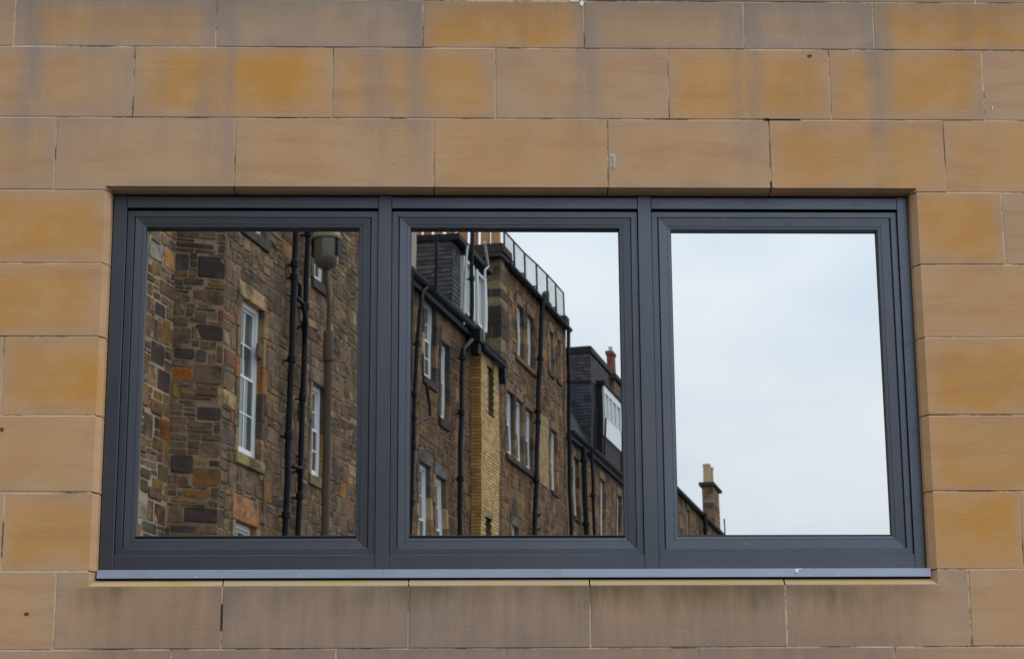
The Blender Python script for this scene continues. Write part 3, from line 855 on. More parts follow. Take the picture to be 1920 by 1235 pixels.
def opening(root, F, a, b_, z0, z1, rng, style, depth=.12):
    """dressed margin, lintel and sill, and a sash window set back in the hole. Returns the hole in the rubble"""
    jw = style.get('jamb', .17); lh = style.get('lintel_h', .27); sh = style.get('sill_h', .19); ext = style.get('ext', .14)
    def dressed(name, x0, x1, zz0, zz1, c, y1=.024, y0=None):
        mb = MB(); mb.bbox(x0 + .004, x1 - .004, -depth - .14 if y0 is None else y0, y1, zz0 + .004, zz1 - .004, .010, c=c, F=F)
        return mb.build(name, MT['rubble'], root)
    lc = style.get('lintel', (.30, .20, .10)); sc = style.get('sill', (.16, .13, .10)); jc = style.get('jambs', [(.20, .14, .085), (.12, .09, .07), (.28, .18, .09)])
    dressed('lintel', a - ext, b_ + ext, z1, z1 + lh, lc)
    dressed('sill', a - ext * .8, b_ + ext * .8, z0 - sh, z0, sc, y1=.055)
    for side in (0, 1):
        z = z0; k = rng.randint(0, 1)
        while z < z1 - 1e-4:
            h = rng.uniform(.30, .52)
            if z1 - z - h < .2: h = z1 - z
            w = jw if k % 2 else jw * .72
            c = rng.choice(jc); q = rng.uniform(.8, 1.2); c = tuple(t * q for t in c)
            if side == 0: dressed('jamb_stone', a - w, a, z, z + h, c)
            else: dressed('jamb_stone', b_, b_ + w, z, z + h, c)
            z += h; k += 1
    # sash window
    wm = style.get('white', 'white'); fr = .085
    d1 = -depth + .03
    m_ = MB()
    m_.box(a, a + fr, -depth - .09, d1, z0, z1, F=F); m_.box(b_ - fr, b_, -depth - .09, d1, z0, z1, F=F)
    m_.box(a + fr, b_ - fr, -depth - .09, d1, z1 - fr, z1, F=F); m_.box(a + fr, b_ - fr, -depth - .09, d1, z0, z0 + fr * 1.3, F=F)
    w_ = m_.build('window', MT[wm], root)
    zm = z0 + (z1 - z0) * style.get('meet', .52)
    xa, xb = a + fr, b_ - fr
    for (za, zb, off) in ((z0 + fr * 1.3, zm + .02, -.0), (zm - .02, z1 - fr, -.032)):
        m_ = MB(); st = .042; y1 = d1 - .010 + off; y0 = y1 - .030
        m_.box(xa, xa + st, y0, y1, za, zb, F=F); m_.box(xb - st, xb, y0, y1, za, zb, F=F)
        m_.box(xa + st, xb - st, y0, y1, zb - st, zb, F=F); m_.box(xa + st, xb - st, y0, y1, za, za + st, F=F)
        if style.get('bars', True):
            xm = (xa + xb) / 2
            m_.box(xm - .014, xm + .014, y0 + .004, y1 - .004, za + st, zb - st, F=F)
            if style.get('cross', True):
                zz = (za + zb) / 2
                m_.box(xa + st, xm - .014, y0 + .006, y1 - .006, zz - .013, zz + .013, F=F); m_.box(xm + .014, xb - st, y0 + .006, y1 - .006, zz - .013, zz + .013, F=F)
        m_.build('sash', MT[wm], w_)
        g = MB(); yg = (y0 + y1) / 2
        g.poly([F(xa + st, yg, za + st), F(xb - st, yg, za + st), F(xb - st, yg, zb - st), F(xa + st, yg, zb - st)], [(0, 1, 2, 3)])
        g.build('pane', MT['sash_glass'], w_)
    if style.get('blind'):
        m_ = MB(); m_.box(xa + .04, xb - .04, d1 - .2, d1 - .19, z0, z1, F=F); m_.build('blind', MT['curtain'], w_)
    return (a - jw * .86, b_ + jw * .86, z0 - sh, z1 + lh)

def drainpipe(root, F, pts, r=.06, collars=(), mat='iron', name='drainpipe', seg=10):
    mb = MB(); mb.tube(pts, r, seg, F=F)
    o = mb.build(name, MT[mat], root, smooth=True, autosmooth=50)
    for (x, y, z) in collars:
        c = MB(); c.tube([(x, y, z - .07), (x, y, z - .055), (x, y, z + .055), (x, y, z + .07)], [r * 1.05, r * 1.38, r * 1.38, r * 1.05], seg, F=F)
        c.box(x - .6 * r, x + .6 * r, y - .13, y, z - .03, z - .005, F=F)
        c.build('collar', MT[mat], o, smooth=True, autosmooth=40)
    return o

# ------------------------------------------------------------------ 1. rubble tenement (left pane)
rng = random.Random(21)
U1 = 29.53
b1 = building_root('rubble_tenement', U1, 'rubble stone tenement with canted corner and paired drainpipes, mirrored behind the street lamp', 'building')
FC = lambda s, o, z: (s, o, z)
ca, sa = math.cos(R(55.605)), math.sin(R(55.605))
BL = .82
def FB(s, o, z):            # the canted face; s runs from the inner corner (0) to the outer corner (BL)
    t = s - BL
    return (ca * t - sa * o * -1 * -1, sa * t + ca * o, z)
def FB(s, o, z):
    t = s - BL
    return (ca * t + sa * o * -1, sa * t + ca * o, z)
# outward normal of the canted face points to the street and back toward the window wall
def FB(s, o, z):
    t = s - BL
    return (ca * t - sa * o, sa * t + ca * o, z)
AX0 = -ca * BL; AY = -sa * BL
FA = lambda s, o, z: (AX0 + s, AY + o, z)
st1 = dict(lintel=(.42, .27, .14), sill=(.33, .25, .11), jambs=[(.36, .16, .06), (.20, .14, .08), (.10, .075, .06), (.30, .20, .10)], jamb=.20)
opens = [(.72, 1.73, 7.66, 10.24, st1, 1),
         (.70, 1.73, 11.48, 14.05, dict(lintel=(.2, .15, .1), sill=(.075, .065, .06), jambs=[(.10, .08, .065), (.17, .13, .09)]), 1),
         (.70, 1.60, 4.0, 6.56, dict(lintel=(.40, .19, .085), lintel_h=.42, sill=(.2, .15, .1), jambs=[(.24, .15, .09), (.30, .20, .10)]), 1),
         (4.22, 4.93, 7.90, 9.58, dict(lintel=(.19, .145, .10), sill=(.20, .17, .085), jambs=[(.10, .08, .06), (.25, .17, .09), (.30, .16, .06)], jamb=.16), 1),
         (4.22, 4.93, 11.50, 13.2, dict(lintel=(.19, .145, .10), sill=(.075, .06, .055), jambs=[(.10, .08, .06), (.20, .14, .09)], jamb=.16), 1),
         (4.22, 4.93, 4.3, 6.0, dict(jamb=.16), 1)]
# stones one can single out: (s0, s1, z0, z1, colour)
FEAT_B = [(0.0, 0.63, 10.8, 10.9, 'D'), (0.69, 0.82, 10.77, 10.91, 'D'), (0.0, 0.23, 10.41, 10.7, 'G'), (0.36, 0.82, 10.33, 10.7, 'P'), (0.15, 0.48, 10.19, 10.31, 'D'), (0.53, 0.82, 10.19, 10.27, 'O'), (0.3, 0.82, 9.89, 10.14, 'N'), (0.13, 0.27, 9.91, 10.03, 'N'), (0.36, 0.69, 9.78, 9.84, 'D'), (0.72, 0.82, 9.61, 9.83, 'R'), (0.01, 0.3, 9.23, 9.49, 'N'), (0.35, 0.82, 9.3, 9.57, 'P'), (0.03, 0.37, 8.97, 9.16, 'P'), (0.37, 0.56, 8.94, 9.15, 'G'), (0.71, 0.82, 8.95, 9.24, 'N'), (0.01, 0.33, 8.65, 8.83, 'V'), (0.35, 0.82, 8.59, 8.92, 'N'), (0.02, 0.14, 8.33, 8.61, 'Y'), (0.15, 0.65, 8.33, 8.39, 'D'), (0.74, 0.82, 8.27, 8.56, 'L'), (0.42, 0.82, 8.01, 8.23, 'P'), (0.49, 0.82, 7.42, 7.68, 'N'), (0.04, 0.4, 7.15, 7.45, 'P'), (0.39, 0.82, 6.96, 7.26, 'O'), (0.4, 0.61, 7.3, 7.39, 'Y'), (0.64, 0.82, 7.28, 7.39, 'P'), (0.16, 0.34, 6.98, 7.11, 'R'), (0.25, 0.69, 6.78, 6.92, 'O'), (0.06, 0.49, 6.68, 6.79, 'Y'), (0.27, 0.82, 6.38, 6.63, 'P'), (0.03, 0.26, 6.36, 6.62, 'N'), (0.07, 0.47, 6.22, 6.34, 'D'), (0.6, 0.82, 6.21, 6.35, 'N')]
FEAT_A = [(-0.46, -0.0, 10.87, 11.12, 'o'), (-0.44, 0.0, 10.35, 10.68, 'o'), (-1.01, -0.5, 10.35, 10.63, 'W'), (-0.59, -0.01, 9.88, 10.13, 'N'), (-0.72, -0.31, 9.51, 9.74, 'P'), (-0.42, -0.09, 9.12, 9.54, 'y'), (-0.8, -0.27, 8.74, 9.1, 'G'), (-0.52, -0.02, 8.37, 8.72, 'P'), (-0.73, -0.28, 7.94, 8.19, 'O'), (-0.64, -0.29, 8.19, 8.35, 'O'), (-0.37, -0.0, 7.62, 7.96, 'V'), (-0.62, -0.17, 7.41, 7.62, 'O'), (-0.15, 0.0, 7.25, 7.64, 'O'), (-0.38, -0.01, 6.97, 7.25, 'N'), (-1.02, -0.63, 6.9, 7.08, 'D'), (-0.58, -0.16, 6.82, 7.0, 'Y'), (-0.73, -0.19, 6.63, 6.84, 'N'), (-1.17, -0.72, 6.29, 6.56, 'W'), (-0.46, -0.03, 6.29, 6.62, 'O'), (-0.9, -0.34, 6.11, 6.29, 'G')]
FEAT_C = [(0.0, 0.52, 9.69, 9.81, 'R'), (0.03, 0.56, 8.97, 9.23, 'R'), (0.03, 0.7, 8.29, 8.56, 'L'), (0.0, 0.56, 7.69, 7.92, 'G'), (1.72, 2.31, 11.52, 11.68, 'N'), (1.47, 1.92, 9.41, 9.66, 'N'), (2.02, 2.54, 8.8, 8.92, 'Y'), (4.5, 4.79, 10.43, 10.55, 'O'), (5.89, 6.46, 9.04, 9.26, 'R'), (6.38, 6.83, 9.37, 9.58, 'D')]
holes = []
for (a, b_, z0, z1, st_, k) in opens:
    holes.append(opening(b1, FC, a, b_, z0, z1, rng, st_))
masonry(b1, FC, 0.0, 8.0, 0.0, 15.4, holes, rng, 'rubble_joint', 130, (0.0, 6.9, 6.4, 12.3), gain=1.0, seed=3.1, lift=(.26, .42), wid=(.24, .62), features=FEAT_C)
masonry(b1, FB, 0.0, BL, 0.0, 15.4, [], rng, 'rubble_joint', 40, (-.1, BL + .1, 5.9, 11.4), gap=.011, gain=.85, seed=7.7, lift=(.16, .30), wid=(.22, .50), edge_wob=.02, features=FEAT_B)
def pale_pick(r):
    c = r.choices(PAL, [4, 3, 2, 1.6, 2.0, .6, 1.5, .3])[0][0]; k = r.uniform(.85, 1.3); return tuple(t * k for t in c)
masonry(b1, FA, -11.0, 0.0, 0.0, 15.4, [], rng, 'pale_joint', 60, (-2.6, 0.0, 5.9, 11.4), seed=11.3, lift=(.28, .46), wid=(.30, .62), gap=.018, palette=pale_pick, features=FEAT_A)
mb = MB()
mb.poly([(AX0 - 11.0, AY - .28, 0), (AX0 - .0, AY - .28, 0), (AX0, -9.0, 0), (AX0 - 11.0, -9.0, 0), (AX0 - 11.0, AY - .28, 15.4), (AX0, AY - .28, 15.4), (AX0, -9.0, 15.4), (AX0 - 11.0, -9.0, 15.4)],
        [(0, 3, 2, 1), (4, 5, 6, 7), (0, 1, 5, 4), (1, 2, 6, 5), (2, 3, 7, 6), (3, 0, 4, 7)])
mb.box(AX0 + .002, 7.99, -9.0, -.80, 0, 15.4)
mb.build('inner_wall', MT['dark'], b1)
mb = MB(); mb.box(AX0 - 11.1, AX0 - .002, -9.1, AY + .25, 15.402, 15.6); mb.box(AX0, 8.0, -9.1, .25, 15.402, 15.6)
mb.box(AX0 - 10.8, 7.6, -8.6, -1.4, 15.6, 17.3); mb.build('roof', MT['lead'], b1)
mb = MB(); mb.box(AX0 - .30, AX0 + .25, AY - .30, AY - .004, 0, 15.4); mb.build('corner_fill', MT['rubble_joint'], b1)
# drainpipes of the left pane
drainpipe(b1, FC, [(2.36, .15, 0.2), (2.94, .15, 14.9)], .054, [(2.625, .15, 6.92), (2.679, .15, 8.29), (2.732, .15, 9.64), (2.791, .15, 11.12), (2.80, .15, 11.36)])
drainpipe(b1, FC, [(3.00, .15, 0.2), (3.57, .15, 14.9)], .050, [(3.275, .15, 7.34), (3.292, .15, 7.80), (3.343, .15, 9.09), (3.394, .15, 10.40), (3.407, .15, 10.75), (3.46, .15, 12.1)])
drainpipe(b1, FC, [(3.19, .10, 0.2), (3.76, .10, 14.9)], .024, [(3.494, .10, 8.1), (3.59, .10, 10.55)])
drainpipe(b1, FC, [(2.80, .15, 11.08), (2.98, .20, 11.0), (3.02, .17, 10.72)], .038)
drainpipe(b1, FC, [(2.84, .17, 10.76), (3.10, .20, 10.72), (3.30, .20, 10.45), (3.37, .16, 10.05)], .040, name='branch_pipe')
drainpipe(b1, FC, [(3.02, .10, 7.82), (3.14, .22, 7.80), (3.27, .16, 7.45)], .042, name='branch_pipe')
mb = MB(); mb.box(3.50, 3.60, -.02, .030, 8.73, 9.04, F=lambda x, y, z: (x - .02, y, z)); mb.build('vent', MT['dark'], b1)
# a hairline crack down from the sill
mb = MB(); mb.tube([(1.84, .028, 7.45), (1.86, .026, 7.2), (1.85, .026, 6.9), (1.88, .026, 6.6)], .008, 5); mb.build('crack', MT['dark'], b1)

# ------------------------------------------------------------------ 2. dormered tenement (middle pane, left)
U2 = 37.6
b2 = building_root('dormered_tenement', U2, 'sooty brown tenement with slated dormer and yellow brick tower, mirrored in the middle pane', 'building')
rng = random.Random(33)
def L2(u): return u - U2
dk = dict(lintel=(.13, .10, .08), sill=(.055, .048, .045), jambs=[(.10, .075, .06), (.30, .22, .13), (.07, .06, .05), (.22, .12, .07)], jamb=.18, white='white')
holes = []
for (a, b_, z0, z1, st_) in ((40.86, 41.72, 11.26, 13.0, dk), (42.18, 42.83, 10.60, 12.34, dk),
                              (40.55, 41.38, 6.9, 9.36, dict(dk, lintel=(.13, .13, .12), jambs=[(.36, .19, .10), (.40, .29, .16), (.13, .10, .08)])),
                              (41.80, 42.60, 6.9, 9.28, dict(dk, lintel=(.13, .13, .12), jambs=[(.38, .27, .15), (.30, .16, .08), (.20, .12, .07)])),
                              (39.0, 39.8, 7.2, 9.4, dk), (39.0, 39.8, 11.0, 12.9, dk)):
    holes.append(opening(b2, FC, L2(a), L2(b_), z0, z1, rng, dict(st_, ext=.10), depth=.12))
holes.append((L2(44.8), L2(46.35), 0.0, 12.7))
masonry(b2, FC, 0.0, L2(47.58), 0.0, 13.0, holes, rng, 'rubble_joint', 80, (L2(39.2), L2(47.5), 7.6, 13.0), gain=.78, warm=.14, seed=17.0, lift=(.26, .42), wid=(.24, .56))
mb = MB(); mb.box(.002, L2(47.58), -9.0, -.32, 0, 13.0); mb.build('inner_wall', MT['dark'], b2)
# slated mansard slope behind the gutter and a flat top
mb = MB()
mb.poly([(0, .02, 13.02), (L2(47.5), .02, 13.02), (L2(47.5), -1.1, 14.0), (0, -1.1, 14.0), (0, -9.0, 14.05), (L2(47.5), -9.0, 14.05)], [(0, 1, 2, 3), (3, 2, 5, 4)])
mb.build('roof', MT['lead'], b2)
def slates(root, P, W, H, rng, c0, row=.13, w=.24, name='slates', lay=.012, kind='stuff'):
    """P(s, h, out) maps onto the slope; lapped slates"""
    mb = MB(); h = 0; k = 0
    while h < H - .01:
        h1 = min(H, h + row); s = -(w * .5 if k % 2 else 0)
        while s < W:
            ww = w * rng.uniform(.85, 1.15); a, b_ = max(0, s), min(W, s + ww); s += ww
            if b_ - a < .03: continue
            q = rng.uniform(.65, 1.35); c = tuple(t * q for t in c0); j = rng.uniform(0, .004)
            mb.poly([P(a + .002, h, lay + j + .008), P(b_ - .002, h, lay + j + .008), P(b_ - .002, h1 + .01, .003), P(a + .002, h1 + .01, .003), P(a + .002, h, 0), P(b_ - .002, h, 0)],
                    [(0, 1, 2, 3), (0, 4, 5, 1), (0, 3, 4), (1, 5, 2)], c)
        h = h1; k += 1
    return mb.build(name, MT['slate'], root, kind=kind)
ang = math.hypot(1.12, .98)
slates(b2, lambda s, h, o: (s, .02 - 1.12 * h / ang + o * .66, 13.02 + .98 * h / ang + o * .75), L2(47.5), ang, rng, (.045, .045, .052), .2, .28)
# gutter
def gutter(root, u0, u1, z, y0=.02, y1=.30, h=.15, cornice=True, mat='iron', brackets=1.1):
    mb = MB(); n = 7; pts = []
    for x in (u0, u1):
        for k in range(n):
            t = math.pi * k / (n - 1); pts.append((x, (y0 + y1) / 2 + math.cos(t) * (y1 - y0) / 2, z + h - math.sin(t) * h))
    fs = [(k, k + 1, n + k + 1, n + k) for k in range(n - 1)] + [tuple(range(n)), tuple(range(n, 2 * n))[::-1], (0, n, 2 * n - 1, n - 1)]
    mb.poly(pts, fs); g = mb.build('gutter', MT[mat], root)
    if cornice:
        c = MB(); c.box(u0, u1, 0.031, y1 * .55, z - .13, z - .004); c.build('cornice', MT['lead'], root)
    return g
gutter(b2, 0.0, L2(44.3), 13.06, y0=.03, y1=.26, h=.14); gutter(b2, L2(44.31), L2(47.5), 13.0, y0=.03, y1=.2, h=.1)
mb = MB(); mb.box(L2(44.12), L2(44.5), .10, .40, 12.78, 13.08); mb.box(L2(44.18), L2(44.44), .14, .34, 12.5, 12.78); mb.build('hopper', MT['iron'], b2)
drainpipe(b2, FC, [(L2(43.02), .2, .2), (L2(43.05), .2, 8.5), (L2(43.3), .2, 12.4), (L2(43.9), .25, 12.75)], .056, [(L2(43.12), .2, 9.4), (L2(43.18), .2, 10.9), (L2(43.28), .2, 12.2)])
drainpipe(b2, FC, [(L2(44.18), .18, 12.9), (L2(44.20), .18, 14.1), (L2(44.22), .18, 16.6)], .050, [(L2(44.2), .18, 14.3)])
drainpipe(b2, FC, [(L2(39.45), .15, .2), (L2(39.47), .15, 7.6), (L2(39.75), .15, 11.0), (L2(40.0), .15, 12.3), (L2(40.2), .15, 12.95), (L2(40.4), .2, 13.08)], .044, [(L2(39.52), .15, 8.3), (L2(39.60), .15, 9.5), (L2(39.66), .15, 10.1), (L2(39.70), .15, 10.6), (L2(39.9), .15, 11.75)])
drainpipe(b2, FC, [(L2(39.75), .15, 9.96), (L2(40.20), .2, 10.15), (L2(40.74), .2, 10.32), (L2(40.74), .18, 10.6), (L2(40.62), .12, 11.05)], .032, name='branch_pipe', mat='dirty_white' if False else 'iron')
drainpipe(b2, FC, [(L2(40.72), .3, 13.1), (L2(40.72), .3, 14.3)], .035)
drainpipe(b2, FC, [(L2(39.2), .2, 9), (L2(39.25), .2, 13.1)], .035)
# pale rendered skew stack behind the gutter, left
mb = MB(); mb.bbox(L2(40.0), L2(40.35), -1.3, -.03, 13.05, 17.0, .01); mb.build('rendered_stack', MT['render'], b2)
# dormer
D0, D1 = L2(43.18), L2(46.2)
mb = MB(); mb.box(D0, D1, -2.4, -.03, 13.0, 14.97); mb.build('dormer', MT['lead'], b2)
dz = bpy.data.objects['dormer']
mb = MB(); mb.bbox(D0 - .06, D1 + .12, -2.45, .16, 14.97, 15.12, .02); mb.build('dormer_roof', MT['lead'], b2)
slates(b2, lambda s, h, o: (D0 - o, -2.4 + s, 13.05 + h), 2.37, 1.93, rng, (.085, .080, .080), .105, .20)
slates(b2, lambda s, h, o: (D0 + s, -.03 + o, 13.15 + h), .68, 1.80, rng, (.075, .07, .075), .105, .20)
slates(b2, lambda s, h, o: (D0 + 1.62 + s, -.03 + o, 13.15 + h), .38, 1.80, rng, (.06, .055, .06), .105, .20)
slates(b2, lambda s, h, o: (D0 + 2.80 + s, -.03 + o, 13.15 + h), .2, 1.80, rng, (.06, .055, .06), .105, .20)
slates(b2, lambda s, h, o: (D0 + .70 + s, -.03 + o, 13.10 + h), 2.1, .38, rng, (.075, .07, .075), .105, .20)
for (a, b_) in ((43.95, 44.82), (45.15, 45.98)):
    m_ = MB(); a, b_ = L2(a), L2(b_); z0, z1 = 13.50, 14.80
    m_.box(a - .05, a + .07, -.12, .08, z0, z1); m_.box(b_ - .07, b_ + .03, -.12, .08, z0, z1); m_.box(a + .07, b_ - .07, -.12, .05, z1 - .07, z1); m_.box(a - .02, b_ + .02, -.12, .08, z0 - .06, z0)
    w_ = m_.build('window', MT['white'], b2)
    for (za, zb, o_) in ((z0, (z0 + z1) / 2, -.03), ((z0 + z1) / 2, z1 - .07, 0)):
        m_ = MB(); m_.box(a + .07, a + .12, -.08 + o_, -.03 + o_, za, zb); m_.box(b_ - .12, b_ - .07, -.08 + o_, -.03 + o_, za, zb); m_.box(a + .12, b_ - .12, -.08 + o_, -.03 + o_, za, za + .05); m_.box(a + .12, b_ - .12, -.08 + o_, -.03 + o_, zb - .05, zb)
        m_.box((a + b_) / 2 - .015, (a + b_) / 2 + .015, -.07 + o_, -.04 + o_, za + .05, zb - .05)
        m_.build('sash', MT['white'], w_)
        g = MB(); yg = -.055 + o_; g.poly([(a + .12, yg, za + .05), (b_ - .12, yg, za + .05), (b_ - .12, yg, zb - .05), (a + .12, yg, zb - .05)], [(0, 1, 2, 3)]); g.build('pane', MT['sash_glass'], w_)
    mb = MB(); mb.box(a + .1, b_ - .1, -.029, -.02, z0, z1); mb.build('blind', MT['curtain'], w_)
drainpipe(b2, FC, [(L2(43.74), .2, 14.97), (L2(43.62), .2, 14.5), (L2(43.55), .17, 13.9), (L2(43.50), .17, 13.02)], .030, mat='dirty_white', name='white_pipe')
drainpipe(b2, FC, [(L2(45.30), .2, 15.50), (L2(45.72), .2, 15.02), (L2(45.40), .2, 14.84), (L2(45.18), .2, 13.05)], .030, mat='dirty_white', name='white_pipe')
# chimney stack on the gable with clay pots
CS0, CS1 = L2(47.61), L2(48.35)
mb = MB()
z = 12.6; k = 0
while z < 15.9:
    h = rng.uniform(.20, .34); h = min(h, 15.9 - z)
    c = (.26, .20, .11) if z > 15.2 else rng.choice([(.055, .045, .04), (.24, .18, .10), (.05, .042, .038), (.15, .095, .06)])
    mb.bbox(CS0 + .004, CS1, -(.22, .50, .30, .62)[k % 4], .020, z + .003, z + h - .003, .012, c=c)
    c = (.24, .185, .105) if z > 15.2 else rng.choice([(.17, .11, .065), (.13, .09, .06), (.075, .055, .05)])
    mb.bbox(CS0 + .010, CS1, -2.3, -(.22, .50, .30, .62)[k % 4] - .006, z + .003, z + h - .003, .01, c=c)
    z += h; k += 1
stk = mb.build('chimney', MT['rubble'], b2)
mb = MB(); mb.bbox(CS0 - .10, CS1 + .12, -2.4, .12, 15.902, 16.13, .03, c=(.05, .042, .035)); mb.bbox(CS0 - .05, CS1 + .07, -2.36, .07, 15.84, 15.90, .01, c=(.07, .055, .04)); mb.build('chimney_cap', MT['rubble'], stk)
pc = [(.46, .24, .085), (.44, .26, .10), (.36, .14, .05), (.42, .20, .065), (.30, .19, .07), (.42, .17, .05), (.34, .13, .05), (.42, .2, .07)]
yy = [-.14, -.42, -.72, -1.02, -1.34, -1.66, -1.95, -2.22]
for k in range(8):
    w_ = .125 if k in (0, 1, 3) else .11
    mb = MB(); x = (CS0 + CS1) / 2 - .2; zt = 17.25 + rng.uniform(-.05, .05)
    mb.tube([(x, yy[k], 16.13), (x, yy[k], 16.17), (x, yy[k], 16.18), (x, yy[k], zt - .12), (x, yy[k], zt - .11), (x, yy[k], zt)], [w_ + .02, w_ + .02, w_, w_ - .008, w_ + .012, w_ + .012], 14, c=pc[k])
    mb.build('chimney_pot', MT['terracotta'], stk, smooth=True, autosmooth=40)
# yellow brick closet tower
T0, T1 = L2(44.72), L2(46.42); TZ = 12.72; TP = .24
tower = None
def bricks(mb, Fm, W, z0, z1, rng, holes=(), row=.078, bl=.23, c0=(.50, .335, .140)):
    z = z0; k = 0
    while z < z1 - .01:
        s = -(bl * .5 if k % 2 else 0)
        while s < W:
            a, b_ = max(0, s), min(W, s + bl); s += bl
            if b_ - a < .03: continue
            if any(h[0] < (a + b_) / 2 < h[1] and h[2] < z + row / 2 < h[3] for h in holes): continue
            q = rng.uniform(.70, 1.25); c = (c0[0] * q, c0[1] * q * rng.uniform(.92, 1.05), c0[2] * q * rng.uniform(.8, 1.1))
            p = rng.uniform(.006, .010)
            mb.poly([Fm(a + .009, p, z + .009), Fm(b_ - .009, p, z + .009), Fm(b_ - .009, p, z + row - .009), Fm(a + .009, p, z + row - .009),
                     Fm(a + .006, 0, z + .006), Fm(b_ - .006, 0, z + .006), Fm(b_ - .006, 0, z + row - .006), Fm(a + .006, 0, z + row - .006)],
                    [(0, 1, 2, 3), (0, 4, 5, 1), (1, 5, 6, 2), (2, 6, 7, 3), (3, 7, 4, 0)], c)
        z += row; k += 1
mb = MB()
slit = [(.62, 1.18, 11.3, 12.50), (.42, .95, 7.3, 8.86), (.5, 1.1, 4.0, 5.6)]
us = sorted({0, T1 - T0} | {h[0] for h in slit} | {h[1] for h in slit}); zs = sorted({0.0, TZ} | {h[2] for h in slit} | {h[3] for h in slit})
for i in range(len(us) - 1):
    for j in range(len(zs) - 1):
        cu, cz = (us[i] + us[i + 1]) / 2, (zs[j] + zs[j + 1]) / 2
        if any(h[0] < cu < h[1] and h[2] < cz < h[3] for h in slit): continue
        mb.box(T0 + us[i], T0 + us[i + 1], TP - .16, TP, zs[j], zs[j + 1])
mb.box(T0, T0 + .12, -.28, TP - .161, 0, TZ); mb.box(T1 - .12, T1, -.28, TP - .161, 0, TZ)
tower = mb.build('brick_tower', MT['brick_joint'], b2)
mb = MB(); bricks(mb, lambda s, o, z: (T0 + s, TP + o, z), T1 - T0, 0.0, TZ, rng, slit)
bricks(mb, lambda s, o, z: (T0 - o, s, z), TP, 0.0, TZ, rng, (), c0=(.42, .245, .075))
bricks(mb, lambda s, o, z: (T1 + o, s, z), TP, 0.0, TZ, rng)
mb.build('bricks', MT['brick'], tower, kind='stuff')
for h in slit:
    m_ = MB(); a, b_ = T0 + h[0], T0 + h[1]
    m_.box(a, a + .05, TP - .20, TP - .12, h[2], h[3]); m_.box(b_ - .05, b_, TP - .20, TP - .12, h[2], h[3]); m_.box(a + .05, b_ - .05, TP - .20, TP - .12, h[2], h[2] + .05); m_.box(a + .05, b_ - .05, TP - .2, TP - .12, h[3] - .05, h[3])
    m_.box(a + .05, b_ - .05, TP - .20, TP - .12, (h[2] + h[3]) / 2 - .025, (h[2] + h[3]) / 2 + .025)
    m_.build('slit_frame', MT['dirty_white'], tower)
    g = MB(); g.poly([(a + .05, TP - .16, h[2]), (b_ - .05, TP - .16, h[2]), (b_ - .05, TP - .16, h[3]), (a + .05, TP - .16, h[3])], [(0, 1, 2, 3)]); g.build('slit_pane', MT['sash_glass'], tower)
    m_ = MB(); m_.bbox(a - .1, b_ + .1, TP - .1, TP + .018, h[3], h[3] + .20, .006, c=(.30, .235, .11)); m_.build('slit_lintel', MT['rubble'], tower)
mb = MB()
mb.poly([(T0 - .12, TP + .14, TZ + .01), (T1 + .12, TP + .14, TZ + .01), (T1 + .12, .0, TZ + .22), (T0 - .12, 0, TZ + .22), (T0 - .12, TP + .14, TZ + .10), (T1 + .12, TP + .14, TZ + .10), (T1 + .12, 0, TZ + .32), (T0 - .12, 0, TZ + .32)],
        [(0, 1, 5, 4), (4, 5, 6, 7), (1, 2, 6, 5), (0, 4, 7, 3), (0, 3, 2, 1)])
mb.build('tower_roof', MT['lead'], tower)
gutter(b2, T0 - .16, T1 + .22, TZ - .04, y0=TP + .04, y1=TP + .18, h=.09, cornice=False)
mb = MB(); mb.box(T1 + .05, T1 + .22, .2, TP + .16, TZ - .42, TZ - .05); mb.build('hopper', MT['iron'], b2)

# ------------------------------------------------------------------ 3. tall tenement with roof railing
U3 = 47.62
b3 = building_root('tall_tenement', U3, 'tallest brown tenement, with green railing along its roof edge, mirrored in the middle pane', 'building')
rng = random.Random(44)
def L3(u): return u - U3
bw = dict(lintel=(.20, .135, .08), sill=(.08, .065, .05), jambs=[(.22, .15, .09), (.11, .08, .06), (.30, .18, .09)], jamb=.15, cross=False, ext=.05, sill_h=.12, bars=False)
holes = []
for (a, b_, z0, z1, st_) in ((49.30, 50.02, 13.66, 15.06, bw), (50.42, 51.16, 13.66, 15.06, bw), (53.0, 53.55, 14.05, 15.22, bw), (54.0, 54.45, 14.05, 15.22, bw),
                              (48.10, 48.92, 10.88, 12.52, bw), (49.14, 49.90, 10.88, 12.52, bw), (50.16, 51.02, 10.88, 12.50, bw),
                              (53.16, 53.92, 10.80, 12.50, dict(bw, jambs=[(.34, .19, .08), (.28, .17, .09)])), (48.66, 49.30, 8.0, 9.2, dict(bw, lintel=(.15, .13, .1))),
                              (53.16, 53.92, 7.6, 9.1, bw), (50.6, 51.3, 5.0, 6.6, bw)):
    holes.append(opening(b3, FC, L3(a), L3(b_), z0, z1, rng, st_, depth=.12))
holes.append((L3(51.75), L3(52.85), 10.75, 12.72))
holes.append((L3(47.92), L3(51.2), 12.70, 12.79))
masonry(b3, FC, 0.0, L3(55.1), 0.0, 15.75, holes, rng, 'rubble_joint', 40, (.1, L3(55.1), 9.2, 15.7), gain=.92, warm=.14, seed=23.0, lift=(.22, .38), wid=(.22, .48))
mb = MB(); mb.bbox(L3(47.86), L3(51.25), -.1, .09, 10.70, 10.80, .01, c=(.06, .05, .045)); mb.bbox(L3(49.2) - .1, L3(51.4), -.1, .08, 13.52, 13.61, .01, c=(.2, .12, .07)); mb.build('sill_course', MT['rubble'], b3)
mb = MB(); mb.box(L3(51.75), L3(52.85), -.2, .006, 10.75, 12.72); ip = mb.build('brick_infill', MT['brick_joint'], b3)
